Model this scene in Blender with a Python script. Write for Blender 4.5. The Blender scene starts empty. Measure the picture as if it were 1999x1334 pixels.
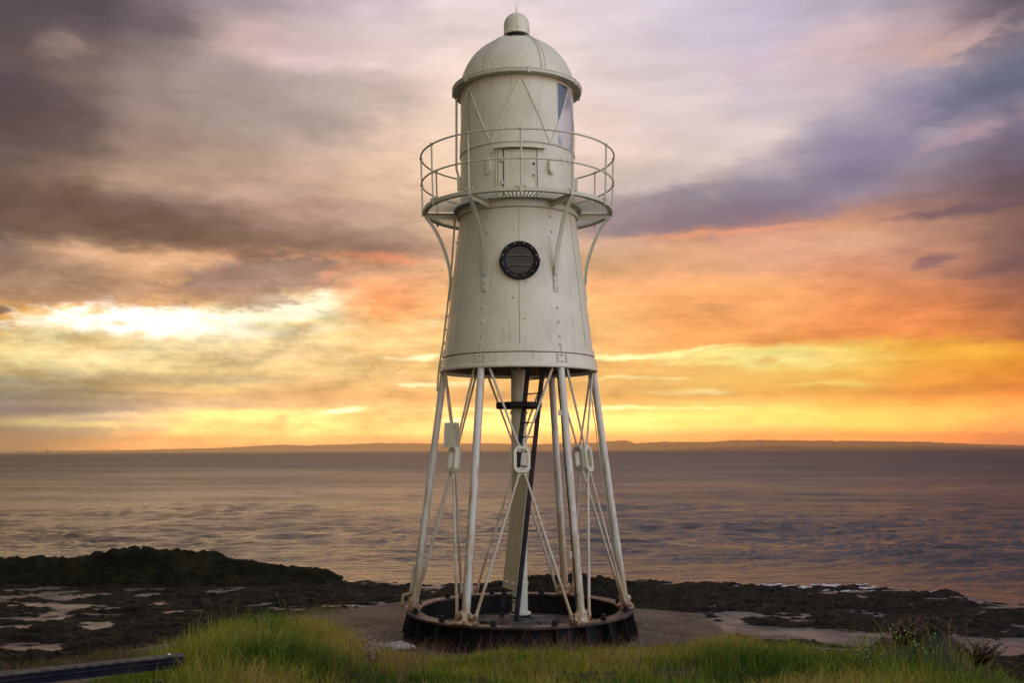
import bpy, math, random
import numpy as np
from mathutils import Vector, Matrix
R = math.radians
random.seed(7)
rng = np.random.default_rng(11)
sc = bpy.context.scene
C = sc.collection

# ------------------------------------------------------------------ camera
EYE = 3.1; D = 17.5; PITCH = R(6.23); YAW = R(0.37); ROLL = R(-0.29); F = 1943.5
cam_d = bpy.data.cameras.new('camera'); cam = bpy.data.objects.new('camera', cam_d); C.objects.link(cam)
cam_d.lens = 35.0; cam_d.sensor_width = 36.0; cam_d.clip_start = 0.1; cam_d.clip_end = 90000
CM = Matrix.Rotation(YAW, 4, 'Z') @ Matrix.Rotation(R(90) + PITCH, 4, 'X') @ Matrix.Rotation(ROLL, 4, 'Z')
cam.matrix_world = Matrix.Translation((0, -D, EYE)) @ CM
sc.camera = cam

def pdir(px, py):                      # direction of a photograph pixel (1999 x 1334)
    return (CM.to_3x3() @ Vector(((px - 999.5) / F, -(py - 667) / F, -1))).normalized()
def azel(px, py):
    d = pdir(px, py); return math.degrees(math.atan2(d.x, d.y)), math.degrees(math.asin(d.z))
def gp(px, py, z):                     # where the ground at height z is seen
    d = pdir(px, py); t = (z - EYE) / d.z
    return d.x * t, -D + d.y * t
def Z(py, d):                          # height of a point d metres away seen at that row near the tower
    return EYE + d * math.tan(PITCH + math.atan((667 - py) / F))

def lin(c):
    return tuple((v / 255 / 12.92 if v <= 10.3 else ((v / 255 + .055) / 1.055) ** 2.4) for v in c)

# ------------------------------------------------------------------ exposure
sc.view_settings.view_transform = 'Standard'; sc.view_settings.look = 'None'
sc.view_settings.exposure = 0.0; sc.view_settings.gamma = 1.0
sc.cycles.max_bounces = 6; sc.cycles.volume_bounces = 0
sc.cycles.transparent_max_bounces = 16

# ------------------------------------------------------------------ sun (low behind thin cloud, left of the tower)
SUN_AZ, SUN_EL = azel(260, 640)
sl = bpy.data.lights.new('sun', 'SUN'); so = bpy.data.objects.new('sun', sl); C.objects.link(so)
sl.energy = .4; sl.angle = R(45); sl.color = (1.0, .62, .30)
sdir = Vector((math.sin(R(SUN_AZ)) * math.cos(R(SUN_EL)), math.cos(R(SUN_AZ)) * math.cos(R(SUN_EL)), math.sin(R(SUN_EL))))
so.rotation_euler = sdir.to_track_quat('Z', 'Y').to_euler()

# ------------------------------------------------------------------ sky
GAIN = 6.6
class NT:
    def __init__(s, tree): s.t = tree; s.n = tree.nodes; s.l = tree.links
    def put(s, sock, v):
        if v is None: return
        if isinstance(v, bpy.types.NodeSocket): s.l.new(v, sock)
        else:
            if isinstance(v, (tuple, list)) and hasattr(sock, 'default_value') and len(sock.default_value) == 4 and len(v) == 3: v = (*v, 1)
            sock.default_value = v
    def math(s, op, a, b=None, c=None, clamp=False):
        n = s.n.new('ShaderNodeMath'); n.operation = op; n.use_clamp = clamp
        s.put(n.inputs[0], a); s.put(n.inputs[1], b); s.put(n.inputs[2], c); return n.outputs[0]
    def vmath(s, op, a, b=None):
        n = s.n.new('ShaderNodeVectorMath'); n.operation = op
        s.put(n.inputs[0], a)
        if op == 'SCALE': s.put(n.inputs['Scale'], b)
        elif b is not None: s.put(n.inputs[1], b)
        return n.outputs['Value'] if op in ('LENGTH', 'DOT_PRODUCT') else n.outputs[0]
    def noise(s, vec, scale=1, detail=4, rough=.5, dist=0, color=False, lac=2):
        n = s.n.new('ShaderNodeTexNoise'); s.put(n.inputs['Vector'], vec); n.inputs['Scale'].default_value = scale
        n.inputs['Detail'].default_value = detail; n.inputs['Roughness'].default_value = rough; n.inputs['Distortion'].default_value = dist
        n.inputs['Lacunarity'].default_value = lac
        return n.outputs['Color'] if color else n.outputs[0]
    def rng(s, v, a, b, c=0., d=1., smooth=True):
        n = s.n.new('ShaderNodeMapRange'); n.interpolation_type = 'SMOOTHSTEP' if smooth else 'LINEAR'
        s.put(n.inputs[0], v)
        for i, x in enumerate((a, b, c, d)): s.put(n.inputs[i + 1], x)
        return n.outputs[0]
    def mix(s, f, a, b, mode='MIX'):
        n = s.n.new('ShaderNodeMix'); n.data_type = 'RGBA'; n.blend_type = mode; n.clamp_factor = True
        s.put(n.inputs[0], f); s.put(n.inputs[6], a); s.put(n.inputs[7], b); return n.outputs[2]
    def ramp(s, f, stops, interp='LINEAR'):
        n = s.n.new('ShaderNodeValToRGB'); s.put(n.inputs[0], f); cr = n.color_ramp; cr.interpolation = interp
        while len(cr.elements) > 1: cr.elements.remove(cr.elements[-1])
        cr.elements[0].position = stops[0][0]; cr.elements[0].color = (*stops[0][1][:3], 1)
        for p, c in stops[1:]:
            e = cr.elements.new(p); e.color = (*c[:3], 1)
        return n.outputs[0]
    def mapping(s, vec, loc=(0, 0, 0), rot=(0, 0, 0), scale=(1, 1, 1), kind='POINT'):
        n = s.n.new('ShaderNodeMapping'); n.vector_type = kind; s.put(n.inputs[0], vec)
        n.inputs['Location'].default_value = loc; n.inputs['Rotation'].default_value = rot; n.inputs['Scale'].default_value = scale
        return n.outputs[0]

# cloud colours by column across the view: (x of the photograph, [(row, r, g, b) ...])
COLS = {
0: "0 92 84 82;60 98 86 84;100 104 90 88;170 98 85 86;240 88 80 80;300 110 98 90;340 122 105 92;400 112 98 84;460 105 90 80;478 128 110 100;520 150 122 105;560 165 132 105;590 190 145 100;605 238 175 105;640 252 195 115;690 250 205 130;725 232 190 130;745 185 168 128;757 225 192 140;780 135 142 135;800 105 128 132;818 165 158 120;832 145 158 128;850 85 130 130;866 110 130 125;878 150 140 130",
150: "0 95 85 88;60 110 96 92;110 125 108 100;150 125 108 98;220 112 98 94;280 120 105 95;340 162 134 110;360 162 134 110;400 120 102 90;440 110 93 82;464 115 96 86;484 215 168 130;530 182 146 120;570 190 148 112;590 200 152 112;604 245 190 120;640 255 230 175;670 255 225 160;700 250 205 140;735 205 175 130;747 240 200 135;760 185 168 130;770 250 215 140;785 175 162 130;810 168 158 125;822 205 190 130;840 175 175 135;855 235 185 115;875 250 180 110",
300: "0 122 108 110;60 124 112 110;110 140 124 115;160 158 139 128;250 155 133 120;300 170 144 125;350 182 150 125;400 140 120 110;440 120 100 90;472 126 104 90;490 215 165 125;530 215 165 125;570 200 150 115;596 235 180 125;614 255 245 210;650 255 252 232;680 255 235 180;720 250 215 150;740 208 182 137;765 250 205 140;785 180 165 135;800 215 182 135;826 185 172 125;845 250 200 120;875 250 175 105",
450: "0 160 146 146;40 190 165 158;100 205 176 165;140 172 153 143;250 165 145 130;330 190 160 135;390 170 140 122;430 140 115 102;478 140 112 95;497 220 160 120;525 188 144 120;560 160 128 112;590 200 156 120;610 255 230 160;650 255 245 205;700 250 220 165;732 205 185 145;750 255 225 150;770 225 190 135;786 190 165 130;805 250 210 130;830 245 195 120;860 255 205 125;878 245 160 100",
600: "0 195 175 175;60 212 188 180;130 220 192 182;158 185 165 155;230 178 160 145;290 203 173 153;350 210 175 148;400 180 145 125;460 150 122 108;488 150 122 105;504 232 168 125;530 185 142 118;558 185 145 115;582 255 215 145;600 255 248 200;640 255 230 165;700 250 210 150;750 235 195 135;780 225 180 125;800 255 220 140;830 250 200 125;855 255 215 135;870 250 175 115",
750: "0 215 195 195;100 230 204 192;150 210 185 172;200 215 190 170;280 235 200 170;350 235 195 160;430 190 160 135;480 165 135 115;496 172 132 110;508 238 155 110;530 208 162 127;560 240 168 118;590 250 165 108;620 250 185 120;660 250 205 140;700 253 208 140;760 240 195 130;800 240 185 115;830 235 175 110;850 255 210 130;870 248 170 115",
900: "0 232 212 205;100 242 216 200;200 245 215 190;300 248 215 180;400 240 200 160;450 215 175 140;490 205 163 128;510 220 170 130;540 235 175 125;600 250 185 120;650 252 195 130;700 253 205 130;760 250 200 125;800 250 195 120;840 255 215 135;870 248 180 110",
1050: "0 232 212 208;100 240 217 206;300 246 216 190;400 240 205 175;480 215 175 140;540 245 180 125;620 252 190 125;690 255 212 138;720 250 195 120;800 253 200 120;850 255 215 130;870 250 175 110",
1200: "0 225 208 205;80 228 210 205;150 225 205 195;200 238 210 195;300 240 212 190;370 205 185 170;402 165 148 145;440 150 132 130;467 162 140 132;487 222 175 140;530 225 170 120;560 252 178 120;600 253 195 125;640 253 195 125;680 252 185 115;692 255 220 138;710 250 190 110;760 255 205 120;790 253 195 110;830 255 208 125;855 253 190 115;870 250 180 110",
1350: "0 212 200 205;80 215 198 202;150 222 205 198;230 228 205 195;300 222 200 185;350 200 180 170;384 150 138 142;430 140 122 126;455 180 132 118;472 225 165 125;530 225 165 120;560 255 180 120;620 255 175 105;676 252 172 100;690 255 220 130;720 250 195 110;760 255 210 115;820 253 200 110;850 252 190 110;870 252 178 105",
1500: "0 200 188 198;60 205 190 200;120 215 192 195;200 212 195 195;270 225 205 192;320 190 172 172;360 145 135 145;400 145 128 135;430 175 130 120;450 220 160 125;490 225 165 130;530 225 165 125;545 255 182 120;600 255 172 105;667 252 165 95;681 255 222 120;702 255 242 148;725 253 205 105;760 253 195 100;820 252 195 105;850 252 185 105;872 250 175 100",
1650: "0 190 175 185;60 205 180 178;110 205 180 180;200 205 185 185;230 180 165 172;290 148 138 155;340 140 130 145;380 160 138 140;410 190 140 115;440 222 160 120;480 220 165 130;530 225 150 110;590 255 160 98;664 250 155 85;684 255 222 108;705 255 228 118;725 252 195 95;760 253 190 85;820 252 185 90;860 252 180 95;872 240 165 95",
1800: "0 170 155 160;50 192 164 165;90 208 174 162;130 190 170 175;170 150 142 155;210 155 142 158;250 172 154 160;290 155 142 155;340 160 145 148;380 150 118 115;410 165 125 110;440 190 140 115;480 185 135 110;530 205 140 105;590 225 140 90;655 245 150 80;690 254 185 75;720 252 170 70;780 250 170 75;840 250 175 85;870 235 160 90",
1999: "0 110 98 102;50 130 115 120;100 130 122 132;160 108 110 125;200 140 130 140;230 148 128 135;290 115 102 110;340 105 88 90;390 112 88 85;410 140 105 90;450 135 103 92;520 130 95 85;560 165 110 85;620 180 115 80;662 190 115 70;682 250 155 60;710 252 165 60;760 250 150 60;800 235 150 70;850 205 145 80;875 180 120 75"}
# soft patches of cloud: x, y, half width, half height, tilt, softness, colour, amount, raggedness
FEAT = [
 (250, 632, 165, 20, 2, 1., (1.3, 1.2, .98), .8, 1.3), (285, 650, 100, 34, -3, 1., (1.6, 1.5, 1.3), .9, 1.2), (400, 620, 150, 14, 3, .9, (1.3, 1.2, .95), .8, .8), (120, 660, 80, 18, 4, .9, lin((255, 236, 180)), .7, .8), (220, 692, 240, 26, 0, .9, lin((255, 230, 165)), .8, .7), (520, 720, 200, 16, 0, .9, lin((255, 222, 152)), .6, .8), (430, 680, 150, 30, 0, .9, lin((255, 232, 175)), .6, .8),
 (560, 596, 110, 20, 8, .9, (1.2, 1.1, .78), .8, .6), (540, 648, 120, 8, 3, .9, (1.1, .98, .7), .5, .4),
 (236, 637, 12, 5, 0, 1., lin((248, 215, 160)), .55, .8), (575, 641, 26, 7, 6, 1., lin((238, 190, 135)), .6, .8),
 (190, 672, 90, 16, 4, .8, lin((253, 214, 148)), .7, .6),
 (430, 545, 90, 26, 6, .5, lin((150, 122, 114)), .85, 1.1), (560, 528, 110, 26, 0, .5, lin((150, 124, 112)), .9, 1.1),
 (620, 545, 60, 20, 0, .6, lin((165, 132, 112)), .7, 1.1), (470, 580, 110, 18, -6, .6, lin((170, 134, 112)), .75, 1.),
 (100, 560, 190, 22, 2, .8, lin((172, 138, 116)), .6, .8), (320, 515, 90, 16, 8, .8, lin((232, 180, 135)), .6, .8),
 (300, 470, 420, 16, -2, .9, lin((112, 93, 82)), .6, .5),
 (660, 470, 220, 18, -3, .9, lin((150, 122, 108)), .55, .5),
 (735, 507, 80, 6, -2, 1., lin((246, 150, 108)), .55, .6), (745, 585, 70, 30, -5, 1., lin((252, 158, 102)), .6, .7),
 (660, 535, 34, 10, 20, 1., lin((238, 156, 114)), .4, .8),
 (450, 745, 110, 7, 1, .9, lin((190, 175, 145)), .7, .5), (560, 690, 130, 20, 4, .9, lin((240, 205, 152)), .6, .7),
 (470, 700, 70, 14, 2, .8, lin((238, 208, 165)), .6, .8),
 (60, 797, 170, 12, 2, .8, lin((62, 96, 116)), .9, .6), (300, 790, 360, 6, 1, .9, lin((168, 158, 132)), .7, .5),
 (190, 818, 60, 8, 0, .7, lin((140, 140, 128)), .75, .6), (270, 832, 50, 9, 0, .7, lin((168, 166, 128)), .8, .7),
 (20, 852, 170, 14, 2, .9, lin((46, 100, 112)), .85, .4), (40, 775, 140, 7, 0, .9, lin((110, 122, 118)), .7, .6), (180, 838, 90, 8, 0, .9, lin((90, 112, 104)), .6, .7), (130, 765, 180, 5, 1, .9, lin((160, 158, 135)), .6, .5),
 (130, 826, 130, 5, 1, .9, lin((215, 200, 132)), .7, .5),
 (80, 745, 130, 5, 0, .9, lin((170, 158, 128)), .6, .5), (420, 825, 80, 16, -5, .8, lin((238, 182, 118)), .5, .8),
 (545, 824, 20, 13, 25, .6, lin((232, 165, 108)), .8, .7), (760, 815, 78, 20, -3, .6, lin((236, 168, 108)), .85, .9),
 (850, 825, 70, 14, -20, .7, lin((240, 176, 112)), .7, .7),
 (668, 801, 45, 4, 4, .8, (1.2, 1.05, .6), .85, .4), (820, 698, 34, 6, 4, .8, (1.3, 1.15, .65), .9, .4),
 (758, 700, 26, 4, 0, .8, (1.15, .95, .5), .6, .4), (815, 752, 36, 5, 0, .8, (1.25, 1.1, .6), .9, .4),
 (900, 752, 50, 6, 0, .8, (1.2, 1.0, .5), .7, .5), (842, 634, 22, 7, 0, .8, lin((255, 225, 165)), .7, .5),
 (890, 822, 22, 5, 0, .8, (1.2, 1.05, .55), .8, .4), (930, 800, 60, 4, 0, .8, (1.15, .9, .4), .7, .4),
 (1215, 695, 95, 6, 4, .9, (1.25, 1.12, .55), .9, .4), (1330, 682, 110, 4, 4, .9, (1.2, .95, .38), .7, .4),
 (1290, 706, 75, 8, 3, .8, lin((250, 186, 112)), .8, .6), (1450, 694, 150, 13, 2, .8, lin((255, 240, 150)), .8, .7),
 (1560, 702, 130, 13, 0, .9, (1.05, .92, .36), .75, .6), (1490, 704, 30, 6, 4, .8, lin((250, 200, 115)), .7, .8),
 (1395, 700, 34, 5, 2, .8, lin((250, 196, 115)), .6, .8), (1640, 712, 30, 3, 4, .8, lin((252, 205, 110)), .6, .6),
 (1205, 740, 60, 4, 0, .9, (1.15, .95, .42), .8, .4), (1385, 762, 45, 5, 1, .8, (1.2, 1.0, .45), .85, .4),
 (1310, 765, 60, 4, 1, .9, (1.1, .85, .35), .6, .5), (1205, 795, 65, 4, 0, .8, (1.25, 1.05, .5), .9, .4),
 (1340, 796, 90, 2.5, 0, .9, (1.1, .85, .35), .6, .4), (1620, 747, 75, 4, 0, .8, lin((255, 228, 125)), .8, .5),
 (1420, 703, 60, 4, 3, .8, lin((255, 235, 140)), .6, .5), (1310, 738, 30, 3, 0, .8, (1.1, .9, .4), .6, .5),
 (1850, 692, 260, 14, 0, .8, lin((255, 190, 75)), .5, .5),
 (1825, 512, 38, 9, 3, .9, lin((138, 102, 100)), .85, .6), (1990, 524, 34, 12, -6, .9, lin((120, 90, 90)), .8, .6),
 (1930, 535, 60, 8, -6, .9, lin((150, 108, 95)), .5, .8),
 (1870, 412, 130, 9, 6, .9, lin((122, 96, 98)), .85, .6), (1960, 400, 80, 9, 8, .9, lin((112, 90, 92)), .6, .6),
 (1250, 440, 90, 26, 2, .9, lin((146, 128, 128)), .6, .7), (1390, 420, 150, 20, 10, .9, lin((132, 116, 126)), .6, .7),
 (1560, 385, 140, 26, 18, .9, lin((134, 120, 134)), .6, .7), (1420, 455, 160, 6, 6, .9, lin((245, 160, 115)), .6, .6),
 (1700, 330, 120, 34, 30, 1., lin((140, 130, 150)), .5, .7), (1790, 240, 150, 26, 24, 1., lin((148, 138, 155)), .5, .7),
 (1930, 165, 120, 26, 20, 1., lin((108, 110, 126)), .8, .6), (1870, 92, 80, 14, 14, .9, lin((218, 178, 160)), .8, .8),
 (1915, 65, 60, 12, 16, .9, lin((192, 160, 158)), .5, .8), (1640, 80, 80, 30, 10, 1., lin((218, 190, 182)), .6, .8),
 (1905, 258, 85, 13, 10, .9, lin((184, 152, 156)), .75, .9), (1820, 262, 30, 10, 0, .9, lin((178, 162, 165)), .6, .9),
 (1990, 250, 20, 50, 0, 1., lin((110, 105, 122)), .6, .7), (1930, 330, 120, 30, 0, 1., lin((130, 112, 120)), .4, .7),
 (1230, 190, 40, 14, 20, 1., lin((236, 212, 202)), .5, .8), (1320, 215, 150, 12, 22, 1., lin((232, 210, 200)), .5, .8),
 (1430, 300, 150, 16, 22, 1., lin((228, 208, 192)), .55, .8), (1280, 130, 90, 20, 5, 1., lin((218, 200, 192)), .5, .8),
 (1750, 620, 110, 40, 0, 1.2, lin((255, 152, 96)), .5, .5),
 (115, 86, 46, 24, 0, .7, lin((142, 124, 112)), .85, .6), (140, 78, 18, 14, 0, .8, lin((158, 132, 120)), .5, .6),
 (40, 225, 110, 60, 5, 1., lin((88, 79, 82)), .7, .5), (120, 15, 120, 30, 0, 1.1, lin((90, 80, 86)), .6, .6),
 (430, 60, 8, 28, 0, .9, lin((190, 160, 150)), .5, .5), (500, 90, 70, 34, -15, .7, lin((212, 182, 172)), .6, .9),
 (580, 118, 90, 14, -8, .8, lin((226, 198, 188)), .6, .7), (700, 128, 80, 12, 4, .9, lin((228, 202, 190)), .6, .7),
 (560, 215, 180, 56, -3, .8, lin((172, 154, 143)), .6, .7), (700, 180, 90, 30, 0, .9, lin((196, 176, 163)), .5, .8),
 (330, 345, 220, 14, -3, .8, lin((178, 146, 122)), .45, .7), (230, 425, 330, 34, -3, .9, lin((106, 86, 76)), .7, .5),
 (530, 370, 90, 16, 4, .9, lin((205, 172, 148)), .6, .7), (640, 405, 160, 20, -4, .9, lin((172, 142, 124)), .5, .7),
 (1400, 600, 230, 46, 2, 1., lin((255, 172, 106)), .6, .3), (60, 300, 120, 70, 0, 1., lin((104, 88, 82)), .6, .5),
 (-2, 603, 16, 7, 0, .8, lin((120, 98, 84)), .9, .5),
]
def build_world():
    w = bpy.data.worlds.new('World'); sc.world = w; w.use_nodes = True
    t = NT(w.node_tree); t.n.clear()
    tc = t.n.new('ShaderNodeTexCoord').outputs['Generated']
    dirv = t.vmath('NORMALIZE', tc)
    sp = t.n.new('ShaderNodeSeparateXYZ'); t.put(sp.inputs[0], dirv)
    az = t.math('MULTIPLY', t.math('ARCTAN2', sp.outputs[0], sp.outputs[1]), 57.29578)
    el = t.math('MULTIPLY', t.math('ARCSINE', sp.outputs[2]), 57.29578)
    ne = t.noise(t.mapping(dirv, scale=(1, 1, 4)), 5, 5, .55, color=True)
    nf = t.noise(t.mapping(dirv, loc=(3, 1, 2), scale=(1, 1, 2.2)), 22, 7, .62, color=True)
    a1 = t.vmath('MULTIPLY', t.vmath('SUBTRACT', ne, (.5, .5, .5)), (3.4, 1.5, 0))
    a2 = t.vmath('MULTIPLY', t.vmath('SUBTRACT', nf, (.5, .5, .5)), (2.6, 1.2, 0))
    fade = t.rng(el, 0, 7, .12, 1)
    cmb = t.n.new('ShaderNodeCombineXYZ'); t.put(cmb.inputs[0], az); t.put(cmb.inputs[1], el)
    warp = t.vmath('SCALE', t.vmath('ADD', a1, a2), fade)
    P = t.vmath('ADD', cmb.outputs[0], warp)
    sw = t.n.new('ShaderNodeSeparateXYZ'); t.put(sw.inputs[0], P)
    fe = t.math('DIVIDE', t.math('ADD', sw.outputs[1], 10), 100)
    def E(e): return (e + 10) / 100
    cols = []
    for x, s in COLS.items():
        rows = [tuple(float(v) for v in q.split()) for q in s.split(';')]
        st = []
        for (y, r, g, b) in rows: st.append((E(azel(x, y)[1]), lin((r, g, b))))
        st.sort(key=lambda q: q[0])
        k = .9 if 300 < x < 1700 else .8
        top = st[-1][1]; hor = st[0][1]
        st = [(E(-6), tuple(.5 * c for c in hor))] + st
        zc = (.34, .325, .36)
        st.append((E(45), tuple((a * .6 + b * .4) for a, b in zip(top, zc)))); st.append((E(75), zc))
        cols.append((azel(x, 450)[0], st))
    def simple(a, pts): return (a, [(E(e), c) for e, c in pts])
    zc = (.34, .325, .36)
    left = [(-6, (.1, .08, .07)), (1, (.12, .08, .05)), (10, (.15, .13, .1)), (28, (.12, .1, .09)), (75, zc)]
    right = [(-6, (.12, .08, .06)), (1, (.45, .25, .12)), (10, (.34, .24, .19)), (28, (.3, .28, .32)), (75, zc)]
    bl = [(-6, (.1, .09, .08)), (2, (.06, .05, .035)), (15, (.11, .09, .07)), (40, (.15, .14, .13)), (75, zc)]
    br = [(-6, (.12, .12, .13)), (2, (.85, .92, 1.08)), (15, (1.4, 1.55, 1.85)), (40, (1.0, 1.1, 1.35)), (75, zc)]
    bk = [(-6, (.12, .11, .1)), (2, (.65, .56, .36)), (15, (.92, .79, .52)), (40, (.62, .55, .44)), (75, zc)]
    cols = [simple(-180, bk), simple(-110, bl), simple(-55, left)] + cols + [simple(55, right), simple(110, br), simple(150, br), simple(180, bk)]
    cur = None; pa = None
    for a, st in cols:
        c = t.ramp(fe, st)
        if cur is None: cur = c
        else: cur = t.mix(t.rng(sw.outputs[0], pa, a), cur, c)
        pa = a
    PR = {}
    for rot in (-15, -4, 0, 4, 9, 20, 28):
        if rot == 0: PR[0] = P; continue
        c1 = t.vmath('DOT_PRODUCT', P, (math.cos(R(rot)), math.sin(R(rot)), 0)); c2 = t.vmath('DOT_PRODUCT', P, (-math.sin(R(rot)), math.cos(R(rot)), 0))
        q = t.n.new('ShaderNodeCombineXYZ'); t.put(q.inputs[0], c1); t.put(q.inputs[1], c2); PR[rot] = q.outputs[0]
    nz = t.math('SUBTRACT', t.noise(t.mapping(dirv, loc=(5, 5, 1), scale=(1, 1, 2.6)), 30, 8, .65), .5)
    for (x, y, hw, hh, rot, soft, col, amt, rag) in FEAT:
        a, e = azel(x, y)
        rot = min(PR, key=lambda q: abs(q - rot)); cs, sn = math.cos(R(rot)), math.sin(R(rot))
        u, v = a * cs + e * sn, -a * sn + e * cs; su, sv = hw * .0295, hh * .0295
        n_ = t.n.new('ShaderNodeVectorMath'); n_.operation = 'MULTIPLY_ADD'; t.put(n_.inputs[0], PR[rot])
        n_.inputs[1].default_value = (1 / su, 1 / sv, 0); n_.inputs[2].default_value = (-u / su, -v / sv, 0)
        ln = t.vmath('LENGTH', n_.outputs[0], None)
        ln = t.math('MULTIPLY_ADD', nz, 3.4 * rag, ln)
        f = t.rng(ln, 1 + soft * .75, 1 - soft * .75, 0, amt)
        cur = t.mix(f, cur, col)
    # fine streaks of thinner and thicker cloud
    s1 = t.noise(t.mapping(dirv, rot=(0, R(14), 0), scale=(1, 1, 7)), 9, 7, .6)
    cur = t.vmath('SCALE', cur, t.rng(s1, .25, .75, .93, 1.07))
    s2 = t.noise(t.mapping(dirv, loc=(9, 2, 2), scale=(1, 1, 14)), 12, 6, .6)
    lowk = t.rng(el, 14, 3, 0, 1)
    k2 = t.math('MULTIPLY_ADD', t.math('SUBTRACT', s2, .5), t.math('MULTIPLY', lowk, .35), 1)
    cur = t.vmath('SCALE', cur, k2)
    # relief of the clouds: lit rims above, thin bright edges low down
    def relief(off): return t.noise(t.mapping(dirv, loc=(2, 7, off), scale=(1, 1, 2.4)), 11, 8, .6)
    r0, r1 = relief(0), relief(.055)
    emb = t.math('MULTIPLY', t.math('SUBTRACT', r1, r0), t.math('MULTIPLY', t.rng(el, 18, 5, .45, 1.35), t.rng(az, 0, 8, 1, .45)))
    def fine(off): return t.noise(t.mapping(dirv, loc=(6, 1, off), scale=(1, 1, 3.2)), 34, 7, .66)
    emb2 = t.math('MULTIPLY', t.math('SUBTRACT', fine(.03), fine(0)), t.math('MULTIPLY', t.rng(el, 20, 6, .1, .75), t.rng(az, 0, 8, 1, .5)))
    cur = t.vmath('SCALE', cur, t.math('ADD', t.math('ADD', emb, emb2), 1))
    rim = t.math('MULTIPLY', t.rng(t.math('ABSOLUTE', t.math('SUBTRACT', r0, .52)), .02, 0, 0, 1), t.math('MULTIPLY', t.rng(el, 10, 6, 0, .06), t.rng(az, 2, -6, .15, 1)))
    cur = t.vmath('ADD', cur, t.vmath('SCALE', (1, .82, .5), t.math('MULTIPLY', rim, t.rng(el, 0, 3, .2, 1))))
    tint = t.ramp(t.rng(el, 3, 14, 0, 1), [(0, (1, 1.0, .97)), (.6, (1, 1.01, 1.04)), (1, (1.0, .995, 1.05))])
    cur = t.vmath('MULTIPLY', cur, tint)
    cur = t.vmath('SCALE', cur, t.math('MULTIPLY', t.math('ADD', 1, t.math('MULTIPLY', t.rng(el, .4, 3.2, GAIN - 1, 0), t.rng(az, -29, -18, .15, 1))), t.rng(el, 8, 15, 1.15, 1.04)))
    cur = t.vmath('MULTIPLY', cur, t.ramp(t.rng(el, .5, 4.6, 0, 1), [(0, (.95, .62, .46)), (.6, (.97, .88, .86)), (1, (1, 1.04, 1.08))]))
    cur = t.vmath('MULTIPLY', cur, t.mix(t.math('MULTIPLY', t.rng(az, -17, -27, 0, 1), t.rng(el, 6.2, 2.5, 0, 1)), (1, 1, 1), (.52, .80, 1.12)))
    k3 = t.math('DIVIDE', t.rng(el, 1.2, 7, 0, .010), t.math('MAXIMUM', sp.outputs[2], .05))
    k3 = t.math('MULTIPLY', k3, t.rng(t.math('ABSOLUTE', t.math('ADD', az, 26)), 3, 26, 2.1, 1))
    cur = t.vmath('MAXIMUM', t.vmath('SUBTRACT', cur, t.vmath('SCALE', (1, .74, .5), k3)), (.01, .01, .01))
    # clear sky beyond the cloud
    sky = t.n.new('ShaderNodeTexSky'); sky.sky_type = 'NISHITA'; sky.sun_disc = False
    sky.sun_elevation = R(SUN_EL); sky.sun_rotation = R(SUN_AZ); sky.dust_density = 2.5
    bg1 = t.n.new('ShaderNodeBackground'); t.put(bg1.inputs[0], sky.outputs[0]); bg1.inputs[1].default_value = .05
    bg2 = t.n.new('ShaderNodeBackground'); t.put(bg2.inputs[0], cur); bg2.inputs[1].default_value = 1.0
    mx = t.n.new('ShaderNodeMixShader'); mx.inputs[0].default_value = .985
    t.l.new(bg1.outputs[0], mx.inputs[1]); t.l.new(bg2.outputs[0], mx.inputs[2])
    out = t.n.new('ShaderNodeOutputWorld'); t.l.new(mx.outputs[0], out.inputs[0])
    w.cycles.sampling_method = 'MANUAL'; w.cycles.sample_map_resolution = 512
build_world()

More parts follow.
